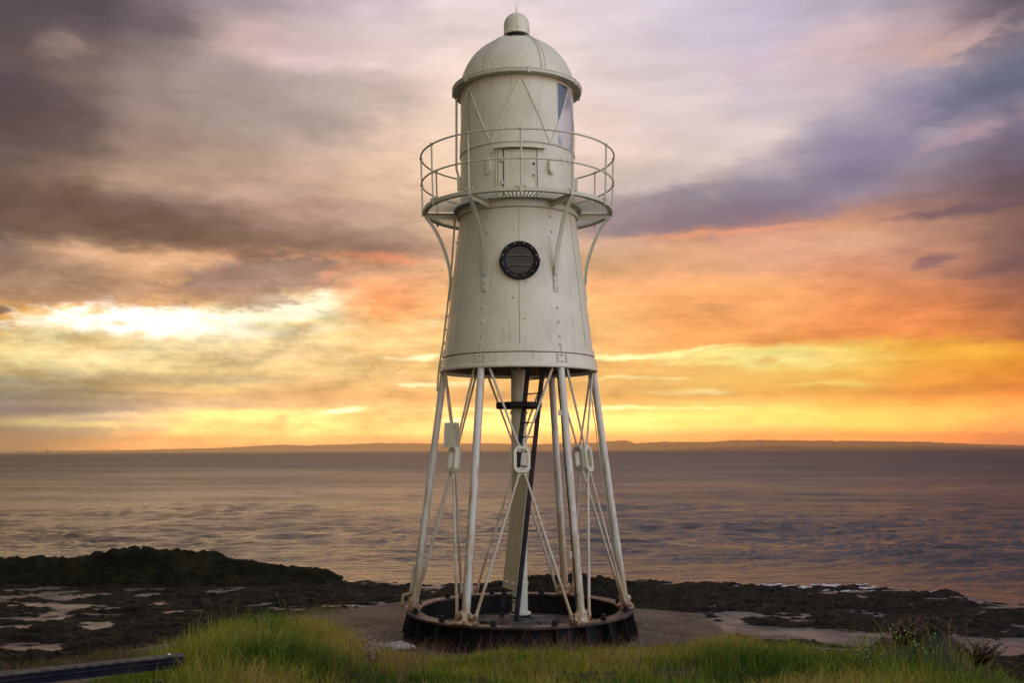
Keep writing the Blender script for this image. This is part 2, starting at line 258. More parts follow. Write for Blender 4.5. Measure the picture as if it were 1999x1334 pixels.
# ------------------------------------------------------------------ materials
def newmat(name):
    m = bpy.data.materials.new(name); m.use_nodes = True
    t = NT(m.node_tree); b = t.n['Principled BSDF']; return m, t, b
def objco(t): return t.n.new('ShaderNodeTexCoord').outputs['Object']
def bump(t, b, h, dist, strength=1.0):
    n = t.n.new('ShaderNodeBump'); t.put(n.inputs['Height'], h); n.inputs['Distance'].default_value = dist
    n.inputs['Strength'].default_value = strength; t.l.new(n.outputs[0], b.inputs['Normal']); return n
def paint(name, base, dirt=(.30, .26, .19), rust=(.22, .09, .03), low=0.0, rough=.42, dirtamt=.5, rustamt=.5):
    m, t, b = newmat(name); co = objco(t)
    n1 = t.noise(co, 1.6, 6, .6); n2 = t.noise(t.mapping(co, scale=(6, 6, .6)), 2.2, 5, .6)
    c = t.mix(t.rng(n1, .35, .75, 0, dirtamt * .5), base, dirt)
    c = t.mix(t.rng(n2, .52, .8, 0, dirtamt * .75), c, dirt)
    n6 = t.noise(t.mapping(co, loc=(7, 2, 0), scale=(13, 13, .55)), 1.6, 5, .62); n7 = t.noise(co, 1.1, 3, .5)
    c = t.mix(t.math('MULTIPLY', t.rng(n6, .54, .70, 0, .5 * dirtamt + .1), t.rng(n7, .42, .6)), c, (.20, .155, .10))
    n3 = t.noise(co, 19, 5, .7)
    c = t.mix(t.rng(n3, .68 - .04 * rustamt, .74, 0, .8 * rustamt), c, rust)
    n5 = t.noise(t.mapping(co, loc=(4, 4, 4), scale=(3, 3, .55)), 2.6, 6, .65)
    if low:
        sp = t.n.new('ShaderNodeSeparateXYZ'); t.put(sp.inputs[0], co)
        k = t.rng(sp.outputs[2], low, .35, 0, .55)
        c = t.mix(t.math('MULTIPLY', t.rng(t.math('ADD', n5, t.math('MULTIPLY', k, .3)), .52, .68), .75), c, (.40, .25, .10))
        k2 = t.rng(t.math('ADD', t.noise(co, 11, 5, .7), t.rng(sp.outputs[2], .75, .35, 0, .25)), .66, .74)
        c = t.mix(k2, c, (.2, .075, .03))
    t.put(b.inputs['Base Color'], c); t.put(b.inputs['Roughness'], t.rng(n1, .3, .7, rough - .12, rough + .1))
    b.inputs['Specular IOR Level'].default_value = .6
    bump(t, b, t.math('ADD', t.noise(co, 14, 4, .6), t.math('MULTIPLY', n1, .6)), .006, .5)
    return m
WHITE = (.665, .65, .50)
M_white = paint('white_paint', WHITE)
M_leg = paint('leg_paint', (.63, .62, .55), low=3.4, rustamt=1.0)
M_shoe = paint('shoe_paint', (.60, .50, .35), low=1.5, rustamt=1.5)
M_rod = paint('rod_paint', (.62, .56, .44), rustamt=1.3, low=2.0)
M_gal = paint('gallery_paint', (.55, .57, .44), rustamt=.8)
M_board = paint('board_paint', (.52, .44, .28), rustamt=.1)
M_rivet = paint('rivet_paint', (.60, .57, .48), rustamt=1.2)
def blackpaint(name, base, rusty=.5, rough=.45, lift=(.16, .08, .05)):
    m, t, b = newmat(name); co = objco(t)
    n1 = t.noise(co, 3, 6, .65); n2 = t.noise(co, 24, 4, .7)
    c = t.mix(t.rng(t.math('MULTIPLY_ADD', n2, .3, n1), .55, .8, 0, rusty), base, lift)
    c = t.mix(t.rng(t.noise(co, 40, 3, .6), .68, .74, 0, .5), c, (.3, .27, .24))
    t.put(b.inputs['Base Color'], c); t.put(b.inputs['Roughness'], t.rng(n2, .3, .7, rough, rough + .25)); b.inputs['Specular IOR Level'].default_value = .22
    bump(t, b, n2, .006, .5); return m
M_black = blackpaint('black_paint', (.006, .006, .007), .16, .5, (.06, .04, .03))
M_ladder = blackpaint('ladder_paint', (.008, .009, .014), .15)
M_flange = blackpaint('flange_paint', (.025, .018, .017), .9, .4, (.12, .07, .055))
M_block = blackpaint('block_paint', (.018, .02, .028), .6, .55, (.15, .12, .09))
m, t, b = newmat('dark_void'); b.inputs['Base Color'].default_value = (.01, .01, .01, 1); b.inputs['Roughness'].default_value = .8; M_void = m
m, t, b = newmat('porthole_glass'); b.inputs['Base Color'].default_value = (.012, .011, .010, 1); b.inputs['Roughness'].default_value = .25
bump(t, b, t.noise(objco(t), 8, 2), .01, .3); M_pglass = m
m, t, b = newmat('lantern_glass'); co = objco(t)
t.put(b.inputs['Base Color'], t.mix(t.rng(t.noise(co, 1.8, 3), .4, .6), (.05, .075, .09), (.12, .15, .18))); b.inputs['Roughness'].default_value = .09
b.inputs['Coat Weight'].default_value = .6; bump(t, b, t.noise(t.mapping(co, scale=(1, 1, .4)), 2.5, 2), .04, .6); M_lglass = m

# ------------------------------------------------------------------ mesh helpers
class MB:
    def __init__(s): s.v = []; s.f = []; s.sm = []
    def add(s, vs, fs, smooth=False):
        o = len(s.v); s.v += [tuple(v) for v in vs]; s.f += [tuple(i + o for i in f) for f in fs]; s.sm += [smooth] * len(fs)
    def box(s, c, size, M=None):
        hx, hy, hz = (q / 2 for q in size); c = Vector(c)
        vs = [Vector((x, y, z)) for x in (-hx, hx) for y in (-hy, hy) for z in (-hz, hz)]
        if M is not None: vs = [M @ v for v in vs]
        s.add([v + c for v in vs], [(0, 1, 3, 2), (4, 6, 7, 5), (0, 4, 5, 1), (2, 3, 7, 6), (0, 2, 6, 4), (1, 5, 7, 3)])
    def tube(s, pts, r, n=10, caps=True, closed=False):
        pts = [Vector(p) for p in pts]; rr = r if isinstance(r, (list, tuple)) else [r] * len(pts)
        vs = []; N = len(pts); prev = None
        for i, p in enumerate(pts):
            if closed: tg = (pts[(i + 1) % N] - pts[i - 1]).normalized()
            else:
                a = pts[max(i - 1, 0)]; b_ = pts[min(i + 1, N - 1)]; tg = (b_ - a).normalized()
            if prev is None:
                up = Vector((0, 0, 1)) if abs(tg.z) < .9 else Vector((0, 1, 0))
                prev = tg.cross(up).normalized()
            u = (prev - tg * prev.dot(tg)).normalized(); w = tg.cross(u); prev = u
            for k in range(n):
                a = 2 * math.pi * k / n; vs.append(p + (u * math.cos(a) + w * math.sin(a)) * rr[i])
        fs = []
        for i in range(N if closed else N - 1):
            j = (i + 1) % N
            for k in range(n): fs.append((i * n + k, i * n + (k + 1) % n, j * n + (k + 1) % n, j * n + k))
        s.add(vs, fs, True)
        if caps and not closed:
            s.add(vs[:n], [tuple(range(n))[::-1]]); s.add(vs[-n:], [tuple(range(n))])
    def lathe(s, prof, n=96, smooth=True, a0=0., a1=360., c=(0, 0, 0)):
        full = abs(a1 - a0) >= 359.9; m_ = n if full else n + 1; vs = []
        for (r, z) in prof:
            for k in range(m_):
                a = R(a0 + (a1 - a0) * k / n); vs.append((c[0] + r * math.sin(a), c[1] - r * math.cos(a), c[2] + z))
        fs = []
        for i in range(len(prof) - 1):
            for k in range(n):
                k2 = (k + 1) % m_; fs.append((i * m_ + k, i * m_ + k2, (i + 1) * m_ + k2, (i + 1) * m_ + k))
        s.add(vs, fs, smooth)
    def dome(s, p, r, nrm, n=8, h=None):
        nrm = Vector(nrm).normalized(); up = Vector((0, 0, 1)) if abs(nrm.z) < .9 else Vector((1, 0, 0))
        u = nrm.cross(up).normalized(); w = nrm.cross(u); p = Vector(p); h = h or r * .8; vs = []
        for (a, q) in ((1., 0.), (.85, .55), (.5, .88)):
            for k in range(n):
                t_ = 2 * math.pi * k / n; vs.append(p + (u * math.cos(t_) + w * math.sin(t_)) * r * a + nrm * h * q)
        vs.append(p + nrm * h); fs = []
        for i in range(2):
            for k in range(n): fs.append((i * n + k, i * n + (k + 1) % n, (i + 1) * n + (k + 1) % n, (i + 1) * n + k))
        for k in range(n): fs.append((2 * n + k, 2 * n + (k + 1) % n, 3 * n))
        s.add(vs, fs, True)
    def prism(s, poly, M, t_):          # polygon in local xz, thickness along local y
        n = len(poly); vs = [M @ Vector((x, -t_ / 2, z)) for x, z in poly] + [M @ Vector((x, t_ / 2, z)) for x, z in poly]
        fs = [tuple(range(n)), tuple(range(n, 2 * n))[::-1]] + [(i, i + n, (i + 1) % n + n, (i + 1) % n) for i in range(n)]
        s.add(vs, fs)
    def build(s, name, mat, parent=None, bevel=0, auto=40):
        me = bpy.data.meshes.new(name); me.from_pydata(s.v, [], s.f)
        me.polygons.foreach_set('use_smooth', s.sm)
        import bmesh
        bm = bmesh.new(); bm.from_mesh(me); bmesh.ops.recalc_face_normals(bm, faces=bm.faces)
        for e in bm.edges:
            if len(e.link_faces) == 2 and e.calc_face_angle(0) > R(auto): e.smooth = False
        bm.to_mesh(me); bm.free()
        me.materials.append(mat); o = bpy.data.objects.new(name, me); C.objects.link(o)
        if parent: o.parent = parent
        if bevel:
            bv = o.modifiers.new('bevel', 'BEVEL'); bv.width = bevel; bv.segments = 2; bv.limit_method = 'ANGLE'; bv.angle_limit = R(40)
        return o
def P(phi, r, z):                       # phi from the camera side, positive to the right
    a = R(phi); return Vector((r * math.sin(a), -r * math.cos(a), z))
def frame(phi, r, z):                   # local x tangent, y outwards, z up
    a = R(phi); X = Vector((math.cos(a), math.sin(a), 0)); Y = Vector((math.sin(a), -math.cos(a), 0))
    M = Matrix((X, Y, Vector((0, 0, 1)))).transposed().to_4x4(); M.translation = P(phi, r, z); return M
def bx(mb, M, c, size):
    mb.box(M @ Vector(c), size, M.to_3x3())
def empty(name, loc, label=None, cat=None, group=None, rz=0):
    o = bpy.data.objects.new(name, None); C.objects.link(o); o.location = loc; o.rotation_euler = (0, 0, rz); o.empty_display_size = .3
    tag(o, label, cat, group); return o
def tag(o, label=None, cat=None, group=None, kind=None):
    if label: o['label'] = label
    if cat: o['category'] = cat
    if group: o['group'] = group
    if kind: o['kind'] = kind
    return o

# ------------------------------------------------------------------ terrain helpers
def vnoise(x, y, seed):
    r_ = np.random.default_rng(seed); T = r_.random((256, 256))
    xi = np.floor(x).astype(int); yi = np.floor(y).astype(int); fx = x - xi; fy = y - yi
    fx = fx * fx * (3 - 2 * fx); fy = fy * fy * (3 - 2 * fy)
    g = lambda a, b_: T[a % 256, b_ % 256]
    return (g(xi, yi) * (1 - fx) + g(xi + 1, yi) * fx) * (1 - fy) + (g(xi, yi + 1) * (1 - fx) + g(xi + 1, yi + 1) * fx) * fy
def fbm(x, y, seed, oct_=5, gain=.5):
    s_ = 0; a = 1; tot = 0
    for i in range(oct_):
        s_ = s_ + a * vnoise(x * 2 ** i + 17.3 * i, y * 2 ** i + 5.1 * i, seed + i); tot += a; a *= gain
    return s_ / tot
def sstep(x, a, b_):
    t_ = np.clip((x - a) / (b_ - a), 0, 1); return t_ * t_ * (3 - 2 * t_)
def gridmesh(name, X, Y, Zz, mat, keep=None, attrs=None):
    ny, nx = X.shape; co = np.stack([X, Y, Zz], -1).reshape(-1, 3).astype(np.float32)
    i = np.arange(nx - 1)[None, :] + nx * np.arange(ny - 1)[:, None]
    q = np.stack([i, i + 1, i + nx + 1, i + nx], -1).reshape(-1, 4)
    if keep is not None:
        kf = keep.reshape(-1); m_ = kf[q].any(1); q = q[m_]
        used = np.unique(q); remap = -np.ones(len(co), int); remap[used] = np.arange(len(used)); co = co[used]; q = remap[q]
    else: used = np.arange(len(co))
    me = bpy.data.meshes.new(name); me.vertices.add(len(co)); me.vertices.foreach_set('co', co.ravel())
    me.loops.add(q.size); me.loops.foreach_set('vertex_index', q.ravel().astype(np.int32))
    me.polygons.add(len(q)); me.polygons.foreach_set('loop_start', np.arange(0, q.size, 4, dtype=np.int32))
    me.polygons.foreach_set('use_smooth', np.ones(len(q), bool)); me.update(calc_edges=True)
    if attrs:
        for k, v in attrs.items():
            a = me.attributes.new(k, 'FLOAT', 'POINT'); a.data.foreach_set('value', v.reshape(-1)[used].astype(np.float32))
    me.materials.append(mat); o = bpy.data.objects.new(name, me); C.objects.link(o); return o
def curve(pts, z):                      # outline seen in the photograph -> y of the ground as a function of x
    w = sorted(gp(px, py, z) for px, py in pts); xs = np.array([q[0] for q in w]); ys = np.array([q[1] for q in w])
    return lambda x: np.interp(x, xs, ys)

SEA = -2.4
PAD_EDGE = curve([(-300, 1345), (0, 1303), (150, 1290), (300, 1255), (450, 1222), (600, 1191), (780, 1171), (960, 1160), (1240, 1182), (1360, 1194), (1420, 1232), (1480, 1250), (1600, 1266), (1700, 1290), (1900, 1320), (2300, 1350)], 0.0)
BANK = curve([(-300, 1390), (120, 1345), (260, 1306), (400, 1268), (480, 1247), (620, 1245), (700, 1272), (850, 1280), (1000, 1276), (1250, 1272), (1400, 1262), (1470, 1284), (1600, 1298), (1750, 1318), (1999, 1345), (2300, 1380)], 0.05)
OUT_X = [-600, -300, 100, 250, 300, 400, 480, 600, 680, 720, 850, 1000, 1250, 1400, 1480, 1600, 1700, 1850, 1999, 2400]
OUT_Y = [1460, 1430, 1400, 1366, 1335, 1285, 1260, 1252, 1276, 1298, 1302, 1288, 1284, 1276, 1300, 1316, 1330, 1362, 1420, 1500]
def crest(x, y):                        # how high the bank may rise and still leave the view over it
    d = np.maximum(y + D, .5); px = 1012 + F * 1.006 * x / d
    row = np.interp(px, OUT_X, OUT_Y) + (fbm(px / 45 + 90, px * 0 + 4, 811, 4, .6) - .5) * 22
    return EYE - d * np.tan(np.arctan((row - 667) / F) - PITCH)
def ground_z(x, y):
    n = fbm(x * .9 + 40, y * .9 + 40, 3); n2 = fbm(x * 4 + 9, y * 4 + 3, 8)
    z = (n - .5) * .05 + (n2 - .5) * .03
    yb = BANK(x) + (fbm(x * 1.5 + 5, y * 0 + 3, 21) - .5) * .5
    dd = np.clip(yb - y, 0, None)
    bank = 1.5 * (1 - np.exp(-dd * .19 / 1.5 * 1.25)) + sstep(dd, 0, .8) * ((n - .5) * .3 + (n2 - .5) * .08)
    # hump on the left, earth mound on the right
    bank = bank + .22 * np.exp(-(((x + 3.4) / 1.6) ** 2 + ((y + 4.3) / 1.4) ** 2))
    cz = crest(x, y); k_ = .12; dlt = bank - cz
    bank = np.where(dlt > -k_, bank - (dlt + k_) ** 2 / (4 * k_) * (dlt < k_) - np.where(dlt >= k_, dlt, 0), bank)
    bank = np.maximum(bank, 0)
    z = z + bank
    mx, my = 4.45, -6.3
    z = z + .52 * np.exp(-((((x - mx) / .75) ** 2 + ((y - my) / .8) ** 2)) ** 1.3) * (1 + (n2 - .5) * 1.2)
    ye = PAD_EDGE(x) + (fbm(x * 1.3 + 2, y * .2, 31) - .5) * .7
    drop = sstep(y - ye, -.1, .9) ** .8
    return z - drop * 2.4 - sstep(y - ye, -.6, .2) * .06, bank, drop

# ------------------------------------------------------------------ ground
def build_ground():
    xs = np.concatenate([np.arange(-40, -11, 1.), np.arange(-11, 13, .07), np.arange(13, 40, 1.)]); ys = np.arange(-24, 7, .07)
    X, Y = np.meshgrid(xs, ys); Zz, bank, drop = ground_z(X, Y)
    rr = np.hypot(X, Y); inside = rr < 1.8
    Zz = np.where(inside, .02 + .03 * fbm(X * 3 + 5, Y * 3 + 5, 9) , Zz)
    m, t, b = newmat('rock_and_soil'); co = objco(t)
    at = t.n.new('ShaderNodeAttribute'); at.attribute_name = 'soil'
    n1 = t.noise(co, .9, 7, .62); n2 = t.noise(co, 9, 6, .68); n3 = t.noise(co, 38, 4, .7)
    rock = t.ramp(t.math('MULTIPLY_ADD', n2, .5, t.math('MULTIPLY', n1, .5)), [(.36, (.045, .029, .017)), (.47, (.12, .08, .05)), (.56, (.18, .125, .08)), (.68, (.26, .19, .125))])
    rock = t.mix(t.rng(t.noise(t.mapping(co, scale=(1, 2.5, 1)), 1.4, 5, .6), .56, .66, 0, .6), rock, (.16, .12, .085))
    lich = t.math('MULTIPLY', t.rng(t.noise(co, 5, 6, .7), .54, .62), t.rng(t.noise(co, .6, 2), .5, .62))
    sp = t.n.new('ShaderNodeSeparateXYZ'); t.put(sp.inputs[0], co)
    rock = t.mix(t.math('MULTIPLY', lich, t.rng(sp.outputs[0], 1.5, 3, .25, .9)), rock, (.27, .13, .025))
    v = t.n.new('ShaderNodeTexVoronoi'); v.feature = 'DISTANCE_TO_EDGE'; v.inputs['Scale'].default_value = .55
    t.put(v.inputs['Vector'], t.vmath('ADD', co, t.vmath('SCALE', t.noise(co, 1.5, 4, color=True), .9)))
    rock = t.mix(t.rng(v.outputs[0], .0, .02, .7, 0), rock, (.02, .016, .012))
    gn = t.noise(co, 60, 3, .6)
    rock = t.mix(t.rng(gn, .62, .7, 0, .5), rock, (.3, .25, .2)); rock = t.mix(t.rng(gn, .36, .3, 0, .6), rock, (.03, .024, .02))
    soil = t.ramp(n2, [(.35, (.022, .028, .01)), (.55, (.045, .042, .018)), (.7, (.07, .05, .03))])
    t.put(b.inputs['Base Color'], t.mix(t.rng(t.math('MULTIPLY_ADD', t.math('SUBTRACT', n2, .5), .5, at.outputs['Fac']), .3, .6), rock, soil))
    b.inputs['Roughness'].default_value = .75; b.inputs['Specular IOR Level'].default_value = .3
    bump(t, b, t.math('ADD', t.math('MULTIPLY', n3, .35), t.math('ADD', n2, t.math('MULTIPLY', t.rng(v.outputs[0], 0, .03), .5))), .09, .9)
    mound = np.exp(-(((X - 4.45) / .9) ** 2 + ((Y + 6.3) / .9) ** 2))
    o = gridmesh('ground', X, Y, Zz, m, attrs={'soil': np.clip(bank * 3, 0, 1)})
    tag(o, kind='structure')
build_ground()

SHORE = curve([(-900, 1128), (-200, 1128), (300, 1126), (560, 1128), (640, 1134), (800, 1141), (1240, 1137), (1400, 1140), (1500, 1143), (1700, 1150), (1850, 1158), (1960, 1172), (1999, 1186), (2200, 1220), (2600, 1260)], SEA)
def mud_z(x, y):
    dist = SHORE(x) + (fbm(x * .35, y * .1 + 3, 77) - .5) * 1.4 - y
    return SEA + .022 * np.clip(dist, -40, 40) + (fbm(x * .5, y * .5, 55) - .5) * .08, dist
def seaw_amount(x, y):
    def blob(px, py, z, rx, ry):
        cx, cy = gp(px, py, z); return np.exp(-(((x - cx) / rx) ** 2 + ((y - cy) / ry) ** 2))
    a = 0.05 + .055 * sstep(-x, 3, 8)
    a += .12 * blob(1500, 1172, -2.2, 9, 3.2) + .12 * blob(1850, 1200, -2.1, 5, 3.5) + .25 * blob(1150, 1150, -2.2, 6, 4.5)
    a += .12 * blob(550, 1160, -2.1, 7, 2.8) + .12 * blob(350, 1225, -2.0, 3.5, 3) + .12 * blob(250, 1290, -2, 4, 2.2) + .16 * blob(80, 1320, -2, 3, 1.2)
    a -= .22 * blob(90, 1160, -2.1, 3.2, 1.8) + .18 * blob(60, 1200, -2.1, 2.6, 1.4) + .1 * blob(60, 1255, -2, 2, 1)
    a -= .36 * blob(1500, 1222, -2.0, 1.8, .9) + .36 * blob(1640, 1236, -2.0, 2.0, .9) + .36 * blob(1780, 1248, -2.0, 2.0, 1.0) + .3 * blob(1930, 1262, -2.0, 2, 1) + .3 * blob(1440, 1190, -2.0, 1.2, .8)
    a += .25 * blob(1480, 1252, -2.0, 2.0, .5) + .3 * blob(1950, 1300, -2.0, 2.6, 1.6) + .3 * blob(1760, 1212, -2, 3.4, 1.0)
    return a
def build_shore():
    xs = np.arange(-45, 46, .25); ys = np.arange(-14, 70, .25); X, Y = np.meshgrid(xs, ys)
    Zz, dist = mud_z(X, Y)
    m, t, b = newmat('wet_sand'); co = objco(t); n = t.noise(co, .7, 6, .6); n2 = t.noise(co, 7, 5, .65)
    t.put(b.inputs['Base Color'], t.mix(t.rng(t.math('MULTIPLY_ADD', n2, .4, n), .5, .9), (.115, .088, .082), (.06, .046, .041)))
    lk = b.inputs['Base Color'].links[0].from_socket; n4 = t.noise(t.mapping(co, scale=(.8, 1.5, 1)), 2.6, 6, .72)
    t.put(b.inputs['Base Color'], t.mix(t.rng(t.math('MULTIPLY_ADD', t.math('SUBTRACT', n, .5), .3, n4), .55, .60), lk, (.016, .012, .007)))
    t.put(b.inputs['Roughness'], t.rng(n, .35, .65, .36, .6)); rp = t.noise(t.mapping(co, scale=(.6, 3.2, 1)), 3.2, 3, .5)
    bump(t, b, t.math('ADD', n2, t.math('ADD', t.math('MULTIPLY', t.noise(co, 30, 3), .3), rp)), .05, .8)
    tag(gridmesh('sand', X, Y, Zz, m, keep=(dist > -6)), kind='structure')
    # weed over the rocks of the foreshore
    xs = np.arange(-30, 27, .075); ys = np.arange(-9, 31, .075); X, Y = np.meshgrid(xs, ys)
    Zm, dist = mud_z(X, Y)
    n = fbm(X * .8 + 30, Y * 1.25 + 30, 101, 7, .68); fine = fbm(X * 3.0 + 7, Y * 3.0 + 3, 140, 4, .75)
    amt = seaw_amount(X, Y)
    h = (n - .5) * 1.15 + amt - .06
    h = h - sstep(-dist, -.8, 1.2) * .36
    lump = np.clip(h, 0, .25)
    Zs = Zm + np.where(h > 0, .10 * np.tanh(h * 3.2) + lump * (fine - .35) * 1.15, h * .8)
    cx, cy = gp(1090, 1135, -1.8)
    Zs = Zs + .62 * np.exp(-((((X - cx) / 3.2) ** 2 + ((Y - cy + .8) / 2.2) ** 2)) ** 1.5) * (.75 + .5 * fine)
    m, t, b = newmat('seaweed'); co = objco(t)
    n1 = t.noise(co, 1.3, 6, .65); n2 = t.noise(co, 11, 6, .72); n3 = t.noise(co, 40, 3, .7)
    c = t.ramp(t.math('MULTIPLY_ADD', n2, .6, t.math('MULTIPLY', n1, .4)), [(.38, (.002, .002, .001)), (.48, (.012, .010, .004)), (.58, (.034, .025, .010)), (.7, (.085, .058, .024))])
    t.put(b.inputs['Base Color'], c); t.put(b.inputs['Roughness'], t.rng(n2, .3, .7, .8, .6)); b.inputs['Specular IOR Level'].default_value = .12
    bump(t, b, t.math('ADD', n2, t.math('MULTIPLY', n3, .5)), .12, 1.0)
    o = gridmesh('seaweed', X, Y, Zs, m, keep=(h > -.03) | (Zs > Zm - .02)); tag(o, 'dark brown seaweed matted over the foreshore rocks', 'seaweed', kind='stuff')
    # the ridge on the left
    cr = [(-700, 1075), (-300, 1080), (-100, 1086), (0, 1082), (60, 1078), (130, 1083), (180, 1070), (260, 1061), (330, 1066), (400, 1066), (450, 1081), (520, 1095), (600, 1101), (640, 1108), (662, 1122), (680, 1135)]
    pts = []
    for px, py in cr:
        d = pdir(px, py); s_ = 60.0 / d.y; s_ = (43 - D + D) / d.y
        pts.append((d.x * s_, EYE + d.z * s_))
    cxs = np.array([q[0] for q in pts]); czs = np.array([q[1] for q in pts])
    xs = np.arange(-34, -5.5, .08); ys = np.arange(17, 33, .08); X, Y = np.meshgrid(xs, ys)
    Zm, dist = mud_z(X, Y); top = np.interp(X, cxs, czs)
    yc = 43 - D + .5 * (fbm(X * .4, X * 0, 9) - .5)
    n = fbm(X * .8 + 3, Y * .8, 201, 6, .6); f_ = fbm(X * 2.6, Y * 2.6, 222, 5, .7)
    wf = 3.0 + 1.6 * (fbm(X * .35 + 8, X * 0 + 2, 66) - .5); prof = np.where(Y < yc, 1 - sstep(yc - Y, .2, wf) ** .9, 1 - sstep(Y - yc, .2, 3.2))
    hgt = (top + 2.35 - .04)
    Zr = -2.55 + hgt * prof * (1 + (n - .5) * .5 * (1 - .7 * prof)) + (n - .5) * .5 * np.sqrt(np.clip(prof * (1 - prof), 0, 1)) * 2 * .6 + (f_ - .5) * .52 * np.sqrt(prof) * (prof > .02)
    m, t, b = newmat('ridge_rock'); co = objco(t)
    n1 = t.noise(co, 1.0, 6, .65); n2 = t.noise(co, 7, 6, .72)
    c = t.ramp(t.math('MULTIPLY_ADD', n2, .5, t.math('MULTIPLY', n1, .5)), [(.38, (.004, .004, .002)), (.48, (.014, .013, .006)), (.56, (.034, .030, .012)), (.64, (.05, .04, .02)), (.7, (.13, .085, .06))])
    t.put(b.inputs['Base Color'], c); b.inputs['Roughness'].default_value = .9; b.inputs['Specular IOR Level'].default_value = .08
    bump(t, b, n2, .3, 1.0)
    tag(gridmesh('rock_ridge', X, Y, Zr, m, keep=Zr > Zm - .15), kind='structure')
build_shore()

# ------------------------------------------------------------------ sea
def build_sea():
    m, t, b = newmat('sea_water'); co = objco(t)
    n2 = t.noise(t.mapping(co, rot=(0, 0, R(-12)), scale=(.7, 1.6, 1)), 2.1, 4, .6, .3)
    patch = t.rng(t.noise(t.mapping(co, scale=(.008, .03, 1)), 1, 4, .6), .35, .65, 0, 1)
    t.put(b.inputs['Base Color'], t.mix(t.rng(t.noise(t.mapping(co, scale=(.01, .04, 1)), 1, 3), .35, .65), (.034, .028, .032), (.052, .042, .047)))
    b.inputs['IOR'].default_value = 1.33; bump(t, b, t.math('ADD', n2, t.math('MULTIPLY', t.noise(t.mapping(co, rot=(0, 0, R(6)), scale=(.5, 1.3, 1)), .9, 3, .6), 1.4)), .34, 1.0)
    sp = t.n.new('ShaderNodeSeparateXYZ'); t.put(sp.inputs[0], co)
    r0 = t.ramp(t.math('DIVIDE', sp.outputs[1], 2000), [(.01, (.16, .16, .16)), (.05, (.27, .27, .27)), (.15, (.42, .42, .42)), (.4, (.5, .5, .5)), (1, (.56, .56, .56))])
    t.put(b.inputs['Roughness'], t.math('MULTIPLY_ADD', patch, .10, r0))
    # waves: a fan of rows that follow the distance, lapping low at the shore and steeper further out
    rows = [22.]
    while rows[-1] < 1700: rows.append(rows[-1] + max(.16, rows[-1] ** 2 / (5.5 * 995) * .62))
    d = np.array(rows); az = np.linspace(-R(50), R(50), 1500); DD, A = np.meshgrid(d, az, indexing='ij')
    X = DD * np.sin(A); Y = DD * np.cos(A) - D; sp_ = np.maximum(.16, DD ** 2 / (5.5 * 995) * .62); H = np.zeros_like(X); r_ = np.random.default_rng(5)
    for i, lam in enumerate((.7, 1.3, 2.4, 4.5, 8.5, 16, 30, 56)):
        w = sstep(lam / sp_, 1.3, 2.4) * (1 - .8 * sstep(lam / sp_, 16, 40)); amp = .15 * lam * (1.1, 1, .62, .26, .16, .14, .13, .10)[i]
        th = r_.uniform(-.35, .35); u = X * math.cos(th) + Y * math.sin(th); v = -X * math.sin(th) + Y * math.cos(th)
        wob = fbm(u / (lam * 5) + 50 * i + 300, v / (lam * 5) + 400, 600 + i, 2)
        q = vnoise(u / (lam * 2.0) + 900 + 31 * i, v / (lam * .62) + wob * 3 + 900, 640 + i); q = 1 - 2 * np.abs(q - .5)
        H += w * amp * (q - .5) * (.5 + 1.0 * wob)
    off = Y - SHORE(X); H = H * (.12 + .88 * sstep(off, 0, 22)) * (1 - sstep(DD, 1300, 1690))
    o = gridmesh('sea', X, Y, SEA + H, m); me = o.data; tag(o, kind='structure')
    me.polygons.foreach_set('use_smooth', np.ones(len(me.polygons), bool))
    out = MB(); N = 120
    aa = [R(-60 + 120 * k / N) for k in range(N + 1)]
    vs = [(r0_ * math.sin(a_), r0_ * math.cos(a_) - D, SEA) for r0_ in (1695, 17900 + D) for a_ in aa]
    out.add(vs, [(k, k + 1, N + 2 + k, N + 1 + k) for k in range(N)]); tag(out.build('far_sea', m), kind='structure')
    # foam washing over the edge of the weed
    m, t, b = newmat('foam'); co = objco(t); b.inputs['Base Color'].default_value = (.62, .56, .58, 1); b.inputs['Roughness'].default_value = .8
    mb = MB(); r_ = random.Random(3)
    for (px, py, sx, sy, k) in ((1450, 1145, 60, 3, 24), (1620, 1149, 70, 3.5, 60), (1660, 1152, 45, 4, 40), (1790, 1158, 50, 3, 20), (1540, 1144, 90, 2, 18), (900, 902, 14, 1, 3), (1495, 913, 10, 1, 2), (560, 1141, 30, 3, 10), (600, 1144, 30, 3, 10)):
        for _ in range(k):
            x, y = gp(px + r_.gauss(0, sx) * .7, py + r_.gauss(0, sy) * .7, SEA)
            L = r_.uniform(.06, .32) * (5 if py < 1000 else 1); W = L * r_.uniform(.15, .45); n = 9; zt = SEA + .012 + r_.random() * .02
            ring = [(x + L * math.cos(2 * math.pi * i / n) * r_.uniform(.55, 1.1), y + W * math.sin(2 * math.pi * i / n) * r_.uniform(.55, 1.1), zt) for i in range(n)]
            mb.add(ring + [(x, y, zt + .035)], [(i, (i + 1) % n, n) for i in range(n)], True)
    tag(mb.build('foam', m), 'thin white foam washing over the far edge of the seaweed', 'foam', kind='stuff')
build_sea()

